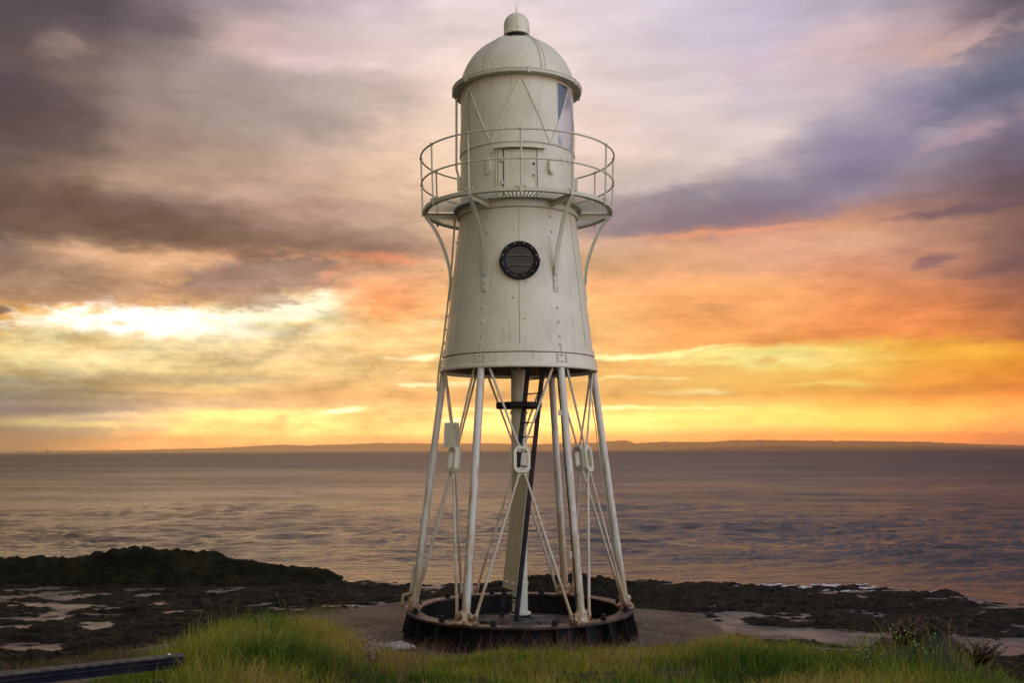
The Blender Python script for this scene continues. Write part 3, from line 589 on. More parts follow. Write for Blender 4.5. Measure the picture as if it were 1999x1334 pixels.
# ------------------------------------------------------------------ far shores
def far_land(name, dist, prof, depth, col, jag=0., seed=1, low=1.0):
    pts = []
    for px, py in prof:
        py = 879 - (px - 999.5) * .005 - (879 - (px - 999.5) * .005 - py) * low
        d = pdir(px, py); s_ = dist / d.y; pts.append((d.x * s_, EYE + d.z * s_))
    xs = np.linspace(pts[0][0], pts[-1][0], 900); top = np.interp(xs, [q[0] for q in pts], [q[1] for q in pts])
    top = np.maximum(top + jag * (fbm(xs / dist * 260, xs * 0, seed, 5, .6) - .5) * 2, SEA - 1)
    rows = [(-.12, 0.), (-.03, .55), (0, 1), (.5, .9), (1, 0)]; X = []; Y = []; Zz = []
    for dy, k in rows:
        X.append(xs * (1 + dy * depth / dist)); Y.append(np.full_like(xs, dist - D + dy * depth)); Zz.append(SEA - 1 + (top - SEA + 1) * k)
    m, t, b = newmat(name + '_land'); co = objco(t)
    t.put(b.inputs['Base Color'], t.mix(t.noise(t.mapping(co, scale=(.002, .002, .01)), 1, 4), tuple(c * .6 for c in col), tuple(c * 1.4 for c in col))); b.inputs['Roughness'].default_value = 1
    return gridmesh(name, np.array(X), np.array(Y), np.array(Zz), m)
HL = far_land('hills', 14000, [(-300, 884), (0, 882), (120, 879), (200, 878), (300, 876), (420, 872), (500, 866), (540, 863), (575, 863), (600, 865), (700, 860), (735, 858), (800, 859), (880, 861), (960, 860), (1050, 862), (1150, 858), (1180, 856), (1205, 852), (1225, 853), (1240, 860), (1290, 856), (1380, 857), (1430, 852), (1500, 852), (1650, 854), (1800, 857), (1900, 864), (1999, 868), (2200, 872), (2400, 874)], 3000, (.05, .05, .04), 10, 5, .68)
tag(HL, kind='structure')
CO = far_land('far_woods', 7000, [(1340, 876.5), (1370, 875.5), (1400, 873.5), (1480, 873), (1530, 871), (1560, 873), (1700, 874), (1800, 872), (1850, 872), (1920, 874), (1999, 875), (2200, 875), (2500, 875)], 1500, (.035, .03, .03), 7, 9)
tag(CO, 'low dark line of distant woods on the far right shore', 'woods', kind='stuff')
for px, hpx, wpx, kind in ((42, 3.5, 3, 'narrow block'), (92, 5, 3, 'tallest thin tower block'), (62, 2.6, 9, 'long low block')):
    d = pdir(px, 880); s_ = 9000 / d.y; x = d.x * s_; H = hpx / F * 9000 + 6; W = wpx / F * 9000
    mb = MB(); mb.box((x, 9000 - D, SEA + H / 2), (W, 30, H)); mb.box((x + W * .2, 9000 - D, SEA + H + 1.6), (W * .3, 12, 3.2))
    m = bpy.data.materials.get('far_concrete') or newmat('far_concrete')[0]; m.node_tree.nodes['Principled BSDF'].inputs['Base Color'].default_value = (.16, .15, .15, 1)
    tag(mb.build('distant_building', m), {'narrow block': 'tiny grey block at the far left end of the horizon', 'tallest thin tower block': 'tiny tower block on the far shore, tallest of the three at left', 'long low block': 'tiny long low block between two taller ones on the far shore'}[kind], 'building', 'buildings on the far left shore')

# ------------------------------------------------------------------ lighthouse
LH = empty('lighthouse', (0, 0, 0), 'white iron lighthouse on six legs standing on a black ring', 'lighthouse', rz=R(2.0))
def ring_base():
    mb = MB()                                   # web and bottom flange
    mb.lathe([(1.775, .37), (1.80, .03)], 120); mb.lathe([(1.755, .03), (1.73, .37)], 120)
    o = mb.build('base_ring', M_black, LH)
    mb = MB(); mb.lathe([(1.78, .028), (2.03, .012), (2.03, -.05), (1.70, -.05), (1.70, .02)], 120); mb.build('bottom_flange', M_black, o)
    mb = MB(); mb.lathe([(1.70, .365), (1.70, .4), (1.94, .4), (1.94, .365), (1.70, .365)], 120, smooth=True); mb.build('top_flange', M_flange, o, auto=30)
    for k in range(24):
        M = frame(k * 15, 0, 0); mb = MB()
        mb.prism([(1.777, .364), (1.93, .364), (2.022, .014), (1.80, .03)], M @ Matrix.Rotation(R(90), 4, 'Z'), .022); mb.build('gusset', M_black, o)
    for k in range(12):
        M = frame(15 + k * 30, 1.82, .4); mb = MB()
        mb.lathe([(0, .085), (.03, .085), (.036, .078), (.036, .04), (.05, .04), (.05, .0)], 10, c=tuple(M.translation)); mb.build('lug', M_black, o)
    for k in range(12):
        mb = MB(); mb.prism([(1.756, .364), (1.70, .364), (1.70, .33), (1.756, .1)], frame(k * 30 + 7, 0, 0) @ Matrix.Rotation(R(90), 4, 'Z'), .02); mb.build('inner_rib', M_black, o)
ring_base()

LEGS = [-30, 30, 90, 150, 210, 270]
RB, RT, ZB, ZT = 1.82, 1.315, .4, 4.46
def legs():
    for k, ph in enumerate(LEGS):
        a = P(ph, RB, ZB); c = P(ph, RT, ZT); mb = MB(); n = 9
        mb.tube([a.lerp(c, i / n) for i in range(n + 1)], [.068 - .008 * i / n for i in range(n + 1)], 18)
        leg = mb.build('leg', M_leg, LH)
        if k == 1: leg['label'] = 'yellow stained leg at front right'
        M = frame(ph, RB, ZB)
        sh = MB()
        sh.prism([(-.17, 0), (.17, 0), (.17, .018), (.12, .035), (-.12, .035), (-.17, .018)], M, .24)
        sh.lathe([(.15, .03), (.10, .07), (.088, .10), (.088, .19), (.082, .205), (.07, .205)], 18, c=tuple(M.translation))
        for sx in (-1, 1):
            bx(sh, M, (sx * .115, .0, .10), (.07, .09, .10)); sh.dome(M @ Vector((sx * .115, .045, .115)), .022, M.to_3x3() @ Vector((0, 1, 0)), 6)
            bx(sh, M, (sx * .105, .035, .155), (.05, .05, .04))
        sh.dome(M @ Vector((0, .088, .15)), .02, M.to_3x3() @ Vector((0, 1, 0)), 6)
        o = sh.build('leg_shoe', M_shoe, leg, bevel=.004)
        for sx in (-1, 1):
            for sy in (-.09, .09):
                bb = MB(); bb.lathe([(0, .06), (.016, .06), (.018, .035), (.018, .02)], 6, c=tuple(M @ Vector((sx * .145, sy, 0)))); bb.build('bolt', M_shoe, leg)
legs()
def turnbuckles():
    W, H, T = .135, .215, .045
    outer = [(-W, -H * .68), (-W * .62, -H), (W * .62, -H), (W, -H * .68), (W, H * .68), (W * .62, H), (-W * .62, H), (-W, H * .68)]
    w, h = .085, .165
    inner = [(-w, -h * .72), (-w * .55, -h), (w * .55, -h), (w, -h * .72), (w, h * .72), (w * .55, h), (-w * .55, h), (-w, h * .72)]
    zc = Z(898, D - 1.31)
    for k in range(6):
        ph0 = LEGS[k]; ph1 = LEGS[(k + 1) % 6]; ph = ph0 + 30; mb = MB()
        s_ = (zc - ZB) / (ZT - ZB); r = (RB + (RT - RB) * s_) * math.cos(R(30)); M = frame(ph, r, zc)
        M = M @ Matrix.Rotation(R(7), 4, 'X'); n = 8
        vs = [M @ Vector((x, y, z)) for y in (T, -T) for x, z in outer] + [M @ Vector((x, y, z)) for y in (T, -T) for x, z in inner]
        fs = []
        for i in range(n):
            j = (i + 1) % n
            fs += [(i, j, 2 * n + j, 2 * n + i), (n + i, 3 * n + i, 3 * n + j, n + j), (i, n + i, n + j, j), (2 * n + i, 2 * n + j, 3 * n + j, 3 * n + i)]
        mb.add(vs, fs); tb = mb.build('turnbuckle', M_white, LH, bevel=.006)
        for sx in (-1, 1):
            for sz in (-1, 1):
                nt = MB(); q = M @ Vector((sx * .035, 0, sz * .145)); nt.tube([q - Vector((0, 0, .022)), q + Vector((0, 0, .022))], .026, 6); nt.build('nut', M_rivet, tb)
                nt = MB(); q = M @ Vector((sx * .042, 0, sz * .232)); nt.tube([q - Vector((0, 0, .017)), q + Vector((0, 0, .017))], .026, 6); nt.build('nut', M_rivet, tb)
        for phl, sx in ((ph0, -1), (ph1, 1)):
            top = P(phl - sx * 6.5, RT * .985, ZT - .02); bot = P(phl - sx * 5.2, RB - .02, ZB + .085)
            for end, sz, nm in ((top, 1, 'upper_rod'), (bot, -1, 'lower_rod')):
                a = M @ Vector((sx * .03, 0, sz * .15)); c = M @ Vector((sx * .05, 0, sz * .24)) ; rd = MB()
                rd.tube([a, c, end], [.017, .018, .021 if sz > 0 else .026], 8); ro = rd.build(nm, M_rod, LH)
                if sz < 0:
                    cl = MB(); d_ = (a - end).normalized(); cl.tube([end - d_ * .02, end + d_ * .07], .036, 8); cl.build('clevis', M_shoe, ro)
turnbuckles()

def drum():
    mb = MB()
    mb.lathe([(1.28, 4.50), (1.36, 4.50), (1.36, 4.455), (1.375, 4.445), (1.392, 4.46), (1.395, 4.485), (1.385, 4.51), (1.365, 4.522), (1.338, 4.70)], 128)
    mb.lathe([(1.338, 4.70), (1.325, 4.705), (1.034, 7.20)], 128)
    d = mb.build('tower_drum', M_white, LH, auto=35)
    fl = MB(); fl.lathe([(0, 4.56), (1.30, 4.56)], 96); fl.lathe([(1.30, 4.56), (1.30, 4.50)], 96)
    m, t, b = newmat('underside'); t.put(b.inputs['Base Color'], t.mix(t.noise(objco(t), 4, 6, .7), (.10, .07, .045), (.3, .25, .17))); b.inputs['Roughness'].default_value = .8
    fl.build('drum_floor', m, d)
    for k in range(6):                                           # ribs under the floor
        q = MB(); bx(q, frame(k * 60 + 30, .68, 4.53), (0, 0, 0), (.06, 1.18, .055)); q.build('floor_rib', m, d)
    def rc(z): return 1.325 + (1.034 - 1.325) * (z - 4.705) / (7.20 - 4.705)
    # straps of plate over the seams
    for ph in (-1.2 + 3.2, 62, -64, 122, 182, 242):
        s_ = MB(); aw = 3.0
        s_.lathe([(rc(z) + .005, z) for z in (4.72, 5.5, 6.3, 7.19)], 6, a0=ph - aw, a1=ph + aw)
        vs = []
        for sg in (-1, 1):
            s_.add([P(ph + sg * aw, rc(4.72) - .004, 4.72), P(ph + sg * aw, rc(4.72) + .005, 4.72), P(ph + sg * aw, rc(7.19) + .005, 7.19), P(ph + sg * aw, rc(7.19) - .004, 7.19)], [(0, 1, 2, 3)])
        s_.build('seam_strap', M_white, d)
        g = MB(); ph2 = ph - aw - .12
        g.add([P(ph2 - .14, rc(4.72) + .0015, 4.72), P(ph2 + .14, rc(4.72) + .0015, 4.72), P(ph2 + .14, rc(7.19) + .0015, 7.19), P(ph2 - .14, rc(7.19) + .0015, 7.19)], [(0, 1, 2, 3)]); g.build('seam', M_void, d)
    bn = MB(); bn.lathe([(1.322, 4.815), (1.331, 4.81), (1.341, 4.712), (1.337, 4.708)], 128); bn.build('band', M_white, d, auto=30)
    bn = MB(); bn.lathe([(1.3395, 4.703), (1.3415, 4.693)], 128); bn.build('band_seam', M_void, d)
    rv = MB()
    def riv(ph, z, r_=.026, off=0): rv.dome(P(ph, rc(z) + off, z), r_, P(ph, 1, 0) + Vector((0, 0, .1)), 8)
    for L in LEGS:
        for z in (7.05, 6.78, 5.46, 5.22, 4.98, 4.84): riv(L, z)
        for dx in (-3.6, 0, 3.6):
            for z in (4.555, 4.61, 4.66):
                if dx == 0 and z == 4.61: continue
                rv.dome(P(L + dx, 1.375 - (z - 4.52) * .15 , z), .022, P(L, 1, 0), 8)
        rv.dome(P(L, 1.338, 4.745), .02, P(L, 1, 0), 8); rv.dome(P(L, 1.333, 4.79), .02, P(L, 1, 0), 8)
    riv(-5.5, 5.62, .024); riv(3, 5.25, .02, .006); riv(4.5, 5.88, .02, .006)
    rv.build('rivets', M_rivet, d)
    # porthole
    zc = Z(507.6, D - 1.17); r0 = rc(zc); tilt = math.atan((1.325 - 1.034) / 2.495)
    M = frame(-.6, r0 - .02, zc) @ Matrix.Rotation(tilt, 4, 'X')
    def disc(mb_, prof, n=40, a0=0, a1=360):
        tmp = MB(); tmp.lathe(prof, n, a0=a0, a1=a1)
        Q = M @ Matrix.Rotation(R(-90), 4, 'X'); mb_.add([Q @ Vector(v) for v in tmp.v], tmp.f, True)
    fr = MB(); disc(fr, [(.325, -.06), (.325, .055), (.315, .065), (.262, .065), (.25, .058), (.25, .035), (.235, .03)]); po = fr.build('porthole', M_black, d)
    gl = MB(); disc(gl, [(0.001, .03), (.24, .03)]); gl.build('glass', M_pglass, po)
    hd = MB(); disc(hd, [(.327, .02), (.327, .10), (.345, .10), (.345, .02)], 40, 88, 272); hd.build('hood', M_black, po)
    for zz in (.08, -.09):
        br = MB(); bx(br, M, (0, .045, zz), (.36 if zz > 0 else .38, .012, .02)); br.build('bar', paint('bar_paint', (.06, .035, .02), rustamt=2) if zz > 0 else bpy.data.materials['bar_paint'], po)
    for k in range(12):
        a = R(k * 30 + 15); bo = MB(); bo.dome(M @ Vector((.288 * math.cos(a), .063, .288 * math.sin(a))), .011, M.to_3x3() @ Vector((0, 1, 0)), 6); bo.build('bolt', M_rivet, po)
    return rc
rc = drum()

ZG = 7.36
def gallery():
    g = MB(); g.lathe([(1.66, 7.30), (1.69, 7.30), (1.69, ZG), (1.66, ZG), (1.66, 7.30)], 120)
    g.lathe([(1.60, 7.318), (1.66, 7.318)], 120); g.lathe([(1.60, 7.30), (1.66, 7.30)], 120); g.lathe([(1.60, 7.318), (1.60, 7.30)], 120)
    ga = g.build('gallery', M_gal, LH, auto=30)
    nk = MB(); nk.lathe([(1.034, 7.19), (1.075, 7.20), (1.075, 7.255), (1.055, 7.26), (1.055, 7.33), (1.15, 7.335), (1.15, 7.35), (1.02, 7.352)], 120); nk.build('neck_ring', M_gal, ga, auto=30)
    gr = MB(); n = 132
    for k in range(n):
        ph = k * 360 / n
        if min(abs((ph - L + 180) % 360 - 180) for L in LEGS) < 1.6: continue
        bx(gr, frame(ph, (1.155 + 1.655) / 2, 7.335), (0, 0, 0), (.021, .50, .008))
    gt = gr.build('grating', M_gal, ga)
    for L in LEGS:
        j = MB(); M = frame(L, 0, 0)
        prof = [(1.045, 7.30), (1.655, 7.30), (1.655, 7.245), (1.56, 7.225), (1.045, 7.205)]
        j.prism(prof, M @ Matrix.Rotation(R(90), 4, 'Z'), .02)
        bx(j, M, (0, 1.35, 7.308), (.10, .61, .014)); j.build('joist', M_gal, ga)
        # curved bracket
        pr = [(-1.655, 7.24), (-1.56, 7.12), (-1.46, 6.955), (-1.37, 6.76), (-1.30, 6.56), (-1.245, 6.36), (-1.215, 6.18), (-1.21, 6.02)]
        pp = []
        N_ = 28
        for i in range(N_ + 1):
            u = i / N_ * (len(pr) - 1); a = min(int(u), len(pr) - 2); f_ = u - a
            p0 = pr[max(a - 1, 0)]; p1 = pr[a]; p2 = pr[a + 1]; p3 = pr[min(a + 2, len(pr) - 1)]
            pp.append(tuple(.5 * (2 * p1[q] + (p2[q] - p0[q]) * f_ + (2 * p0[q] - 5 * p1[q] + 4 * p2[q] - p3[q]) * f_ ** 2 + (-p0[q] + 3 * p1[q] - 3 * p2[q] + p3[q]) * f_ ** 3) for q in (0, 1)))
        b_ = MB(); vs = []; n_ = len(pp)
        for i, (x, z) in enumerate(pp):
            r_ = max(-x, rc(z) + .016); x0, z0 = pp[max(i - 1, 0)]; x1, z1 = pp[min(i + 1, n_ - 1)]
            tx, tz = (-x1 + x0), (z1 - z0); l_ = math.hypot(tx, tz); nx_, nz_ = -tz / l_, tx / l_
            w = .036
            for sx, off in ((-1, 0), (1, 0), (1, .014), (-1, .014)): vs.append(M @ Vector((sx * w, r_ + nx_ * off, z + nz_ * off)))
        fs = [(i * 4 + k, i * 4 + (k + 1) % 4, i * 4 + 4 + (k + 1) % 4, i * 4 + 4 + k) for i in range(n_ - 1) for k in range(4)] + [(0, 1, 2, 3), (4 * n_ - 4, 4 * n_ - 3, 4 * n_ - 2, 4 * n_ - 1)]
        b_.add(vs, fs)
        vs = []                                                  # stem of the T section
        for i, (x, z) in enumerate(pp):
            r_ = max(-x, rc(z) + .016)
            x0, z0 = pp[max(i - 1, 0)]; x1, z1 = pp[min(i + 1, n_ - 1)]; tx, tz = (-x1 + x0), (z1 - z0); l_ = math.hypot(tx, tz); nx_, nz_ = -tz / l_, tx / l_
            dp = .045 * min(1, (n_ - 1 - i) / 6)
            for sx, off in ((-1, -.001), (1, -.001), (1, -dp - .002), (-1, -dp - .002)): vs.append(M @ Vector((sx * .008, r_ + nx_ * off, z + nz_ * off)))
        b_.add(vs, fs); br = b_.build('bracket', M_gal, LH)
        s_ = MB(); bx(s_, M @ Matrix.Translation((0, rc(5.93) + .012, 5.95)) @ Matrix.Rotation(.116, 4, 'X'), (0, 0, 0), (.085, .018, .42)); s_.build('foot_strap', M_gal, br)
        for z in (5.80, 5.92, 6.04):
            q = MB(); q.dome(P(L, rc(z) + .02, z), .023, P(L, 1, 0), 8); q.build('bolt', M_rivet, br)
    # railing: twelve posts, two rails
    ra = MB(); N = 120
    ra.tube([P(360 * k / N, 1.735, 8.32) for k in range(N)], .0165, 8, closed=True); rail = ra.build('railing', M_gal, ga)
    ra = MB(); ra.tube([P(360 * k / N, 1.718, 7.83) for k in range(N)], .0155, 8, closed=True); ra.build('middle_rail', M_gal, ga)
    for k in range(12):
        ph = 30 * k; q = MB(); q.tube([P(ph, 1.70, 7.26), P(ph, 1.70, 7.36), P(ph, 1.735, 8.32)], .0155, 8)
        for z, r_ in ((8.32, 1.735), (7.83, 1.718)):
            c = P(ph, r_, z); q.lathe([(.001, -.032), (.022, -.024), (.032, 0), (.022, .024), (.001, .032)], 10, c=tuple(c))
        bx(q, frame(ph, 1.70, 7.33), (0, .004, 0), (.05, .022, .09))
        for sx in (-1, 1): q.dome(frame(ph, 1.70, 7.37) @ Vector((sx * .07, 0, 0)), .018, (0, 0, 1), 6, .03); bx(q, frame(ph, 1.69, 7.365), (sx * .035, -.01, 0), (.09, .03, .012))
        q.build('rail_post', M_gal, ga)
    for ph in (24.5, 28.5):
        q = MB(); c = P(ph - 2 + 0, 1.735, 7.83); q.tube([c + Vector((0, 0, .05)), c + Vector((.012, -.01, .01)), c + Vector((.0, -.01, -.05)), c + Vector((.03, 0, -.085)), c + Vector((.045, 0, -.04)), c + Vector((.035, 0, .0))], .007, 6)
        q.build('hook', M_rivet, ga)
gallery()

def lantern():
    RL = 1.02
    m = MB(); m.lathe([(RL, 7.34), (RL, 9.56)], 128); L = m.build('lantern_room', M_white, LH)
    bl = MB(); bl.tube([P(360 * k / 128, RL + .006, 8.34) for k in range(128)], .017, 8, closed=True); bl.build('belt', M_white, L)
    bl = MB(); bl.lathe([(RL, 7.39), (RL + .02, 7.39), (RL + .02, 7.352), (RL, 7.352)], 128); bl.build('skirt', M_white, L, auto=30)
    # lattice of glazing bars
    for k in range(6):
        for sg in (-1, 1):
            a = MB(); ap = 1.5 + 60 * k
            a.tube([P(ap + sg * (1 + 28.5 * u), RL + .004, 9.46 - (9.46 - 8.36) * u) for u in [i / 12 for i in range(13)]], .0115, 6)
            for i in range(1, 11, 1):
                u = i / 11; a.dome(P(ap + sg * (1 + 28.5 * u), RL + .012, 9.46 - 1.10 * u), .012, P(ap, 1, 0), 6)
            a.build('glazing_bar', M_white, L)
    m2, t2, b2 = newmat('painted_reflection_glass'); c2 = objco(t2)
    t2.put(b2.inputs['Base Color'], t2.mix(t2.rng(t2.noise(t2.mapping(c2, scale=(1.5, 1.5, .7)), 2, 3), .42, .58), (.26, .28, .29), (.60, .54, .50))); b2.inputs['Roughness'].default_value = .08; b2.inputs['Coat Weight'].default_value = 1.0  # pale base colour paints in the sky reflected by these panes
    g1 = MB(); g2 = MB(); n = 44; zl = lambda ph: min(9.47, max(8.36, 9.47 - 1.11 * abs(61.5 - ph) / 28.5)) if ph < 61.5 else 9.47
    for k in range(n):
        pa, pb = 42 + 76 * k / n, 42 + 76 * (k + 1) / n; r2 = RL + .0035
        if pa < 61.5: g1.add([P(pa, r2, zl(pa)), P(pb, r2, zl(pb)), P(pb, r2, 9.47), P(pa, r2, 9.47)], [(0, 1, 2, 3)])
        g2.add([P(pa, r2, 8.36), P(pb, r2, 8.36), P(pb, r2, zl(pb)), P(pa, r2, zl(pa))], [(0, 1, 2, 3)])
    g1.build('lantern_glass', M_lglass, L); g = g2.build('lantern_glass', m2, L); g['label'] = 'lantern pane with a pale sky reflection painted in its colour'
    # panel seams
    for ph in (-58, 180, 240): 
        q = MB(); q.add([P(ph, RL + .002, 8.36), P(ph + .5, RL + .002, 8.36), P(ph + .5, RL + .002, 9.48), P(ph, RL + .002, 9.48)], [(0, 1, 2, 3)]); q.build('seam', M_void, L)
    # door
    dph = .8; hw = 16.3; zt = 8.19
    d = MB(); d.lathe([(RL + .012, 7.40), (RL + .012, zt)], 14, a0=dph - hw + .6, a1=dph + hw - .6)
    for sg in (-1, 1): d.add([P(dph + sg * (hw - .6), RL, 7.40), P(dph + sg * (hw - .6), RL + .012, 7.40), P(dph + sg * (hw - .6), RL + .012, zt), P(dph + sg * (hw - .6), RL, zt)], [(0, 1, 2, 3)])
    do = d.build('door', M_white, L)
    q = MB()
    for sg in (-1, 1): q.lathe([(RL + .002, 7.39), (RL + .002, zt + .018)], 1, a0=dph + sg * hw - .5, a1=dph + sg * hw + .5)
    q.lathe([(RL + .002, zt + .004), (RL + .002, zt + .018)], 14, a0=dph - hw, a1=dph + hw); q.build('gap', M_void, do)
    q = MB()
    for zz in (zt - .03,): q.tube([P(dph - hw + 2 + (2 * hw - 4) * i / 10, RL + .014, zz) for i in range(11)], .006, 5)
    for sg in (-1, 1): q.tube([P(dph + sg * (hw - 2), RL + .014, zt - .03), P(dph + sg * (hw - 2), RL + .014, 7.5)], .006, 5)
    q.build('door_panel', M_white, do)
    li = MB(); li.lathe([(RL, 8.25), (RL + .09, 8.225), (RL + .09, 8.212), (RL, 8.225)], 20, smooth=False, a0=-24, a1=25); li.build('lintel', M_white, L)
    h = MB(); h.dome(P(dph + 13, RL + .012, 7.75), .028, P(dph + 13, 1, 0), 10, .05); h.build('knob', M_rivet, do)
    h = MB(); h.tube([P(dph + 12, RL + .03, 7.96), P(dph + 13.4, RL + .03, 7.925)], .012, 6); h.build('latch', M_black, do)
    for zz in (8.02, 7.62):
        h = MB(); bx(h, frame(dph - hw - 1.2, RL + .015, zz), (0, 0, 0), (.09, .03, .035)); h.tube([P(dph - hw - .8, RL + .03, zz - .04), P(dph - hw - .8, RL + .03, zz + .04)], .014, 8); h.build('hinge', M_rivet, do)
    p_ = MB()
    for ph in (-19.5, -22): p_.tube([P(ph, RL + .02, 7.36), P(ph, RL + .02, 8.19)], .011, 6)
    p_.build('conduit', M_white, L)
    for ph, sg in ((-30, 1), (30, -1)):
        a = MB(); M = frame(ph, RL, 7.92)
        a.prism([(-.02, .12), (.03, .12), (.045, .07), (.045, -.06), (-.005, -.12), (-.055, -.125), (-.055, -.1), (-.02, -.09)] if sg > 0 else [(.02, .12), (.02, -.09), (.06, -.1), (.06, -.125), (.005, -.12), (-.03, -.06), (-.03, .07), (-.01, .12)], M @ Matrix.Translation((0, .035, 0)), .07)
        a.build('hook_plate', M_white, L)
    for x, z in ((-26.5, 8.17), (-22.5, 8.2)):
        a = MB(); a.dome(P(x, RL, z), .022, P(x, 1, 0), 8, .03); a.build('knob', M_rivet, L)
    for ph in (-88, 91):
        a = MB(); bx(a, frame(ph, RL + .03, 7.86), (0, 0, 0), (.1, .07, .22)); a.prism([(-.05, -.12), (.05, -.12), (.03, -.2), (-.02, -.2)], frame(ph, RL + .03, 7.87), .04); a.build('vent_box', M_white, L, bevel=.004)
    # eaves and gutter
    e = MB(); e.lathe([(RL - .01, 9.535), (1.06, 9.52), (1.13, 9.535), (1.155, 9.52), (1.170, 9.53), (1.175, 9.56), (1.165, 9.585), (1.14, 9.59), (1.12, 9.575), (1.03, 9.60), (1.0, 9.60)], 128)
    ev = e.build('eave', M_gal, L, auto=32)
    q = MB(); q.tube([P(360 * k / 128, 1.168, 9.588) for k in range(128)], .012, 8, closed=True); q.build('gutter_lip', M_white, ev)
    for ph in (8, -95, 100, 60, -52):
        q = MB(); bx(q, frame(ph, 1.17, 9.545), (0, 0, 0), (.045, .03, .09)); q.dome(P(ph, 1.168, 9.60), .02, (0, 0, 1), 6); q.build('gutter_clip', M_rivet, ev)
    # dome
    RD, HD, z0 = 1.02, .96, 9.595
    prof = [(RD * math.cos(R(a)), z0 + HD * math.sin(R(a))) for a in range(0, 85, 3)] + [(.09, z0 + HD)]
    dm = MB(); dm.lathe(prof, 128); dome = dm.build('dome', M_white, LH)
    for c0 in (-33, 25, 87, 147, 207, 267):
        s_ = MB(); w = 3.2
        s_.lathe([(RD * math.cos(R(a)) * 1.004 + .002, z0 + HD * math.sin(R(a)) * 1.004 + .001) for a in range(1, 78, 3)], 2, a0=c0 - w, a1=c0 + w); st = s_.build('seam_strap', M_white, dome)
        rv = MB()
        for i in range(24):
            a = 3 + i * 3.0; r_ = RD * math.cos(R(a)) * 1.004 + .002
            for sg in (-1, 1): 
                ph = c0 + sg * min(w * .62, 999); rv.dome(P(ph, r_, z0 + HD * math.sin(R(a)) * 1.004), .0145, P(ph, math.cos(R(a)), math.sin(R(a))), 6, .02)
        rv.build('rivets', M_rivet, st)
    nk = MB(); nk.lathe([(.19, 10.50), (.19, 10.68)], 32); nk.build('neck', M_void, dome)
    cp = MB(); cp.lathe([(.20, 10.64), (.238, 10.64), (.240, 10.66), (.236, 10.67), (.234, 10.84)] + [(.234 * math.cos(R(a)), 10.84 + .225 * math.sin(R(a))) for a in range(10, 90, 10)] + [(.003, 11.065)], 48)
    cu = cp.build('cupola', M_white, dome, auto=50)
    fn = MB(); fn.tube([(0, 0, 11.05), (0, 0, 11.12), (0, 0, 11.27)], [.014, .010, .002], 8); fn.build('finial', M_rod, cu)
    for ph, z in ((0, 10.73), (3, 10.70), (62, 10.72), (63, 10.68)):
        q = MB(); q.dome(P(ph, .235, z), .010, P(ph, 1, 0), 6); q.build('rivet', M_black, cu)
lantern()

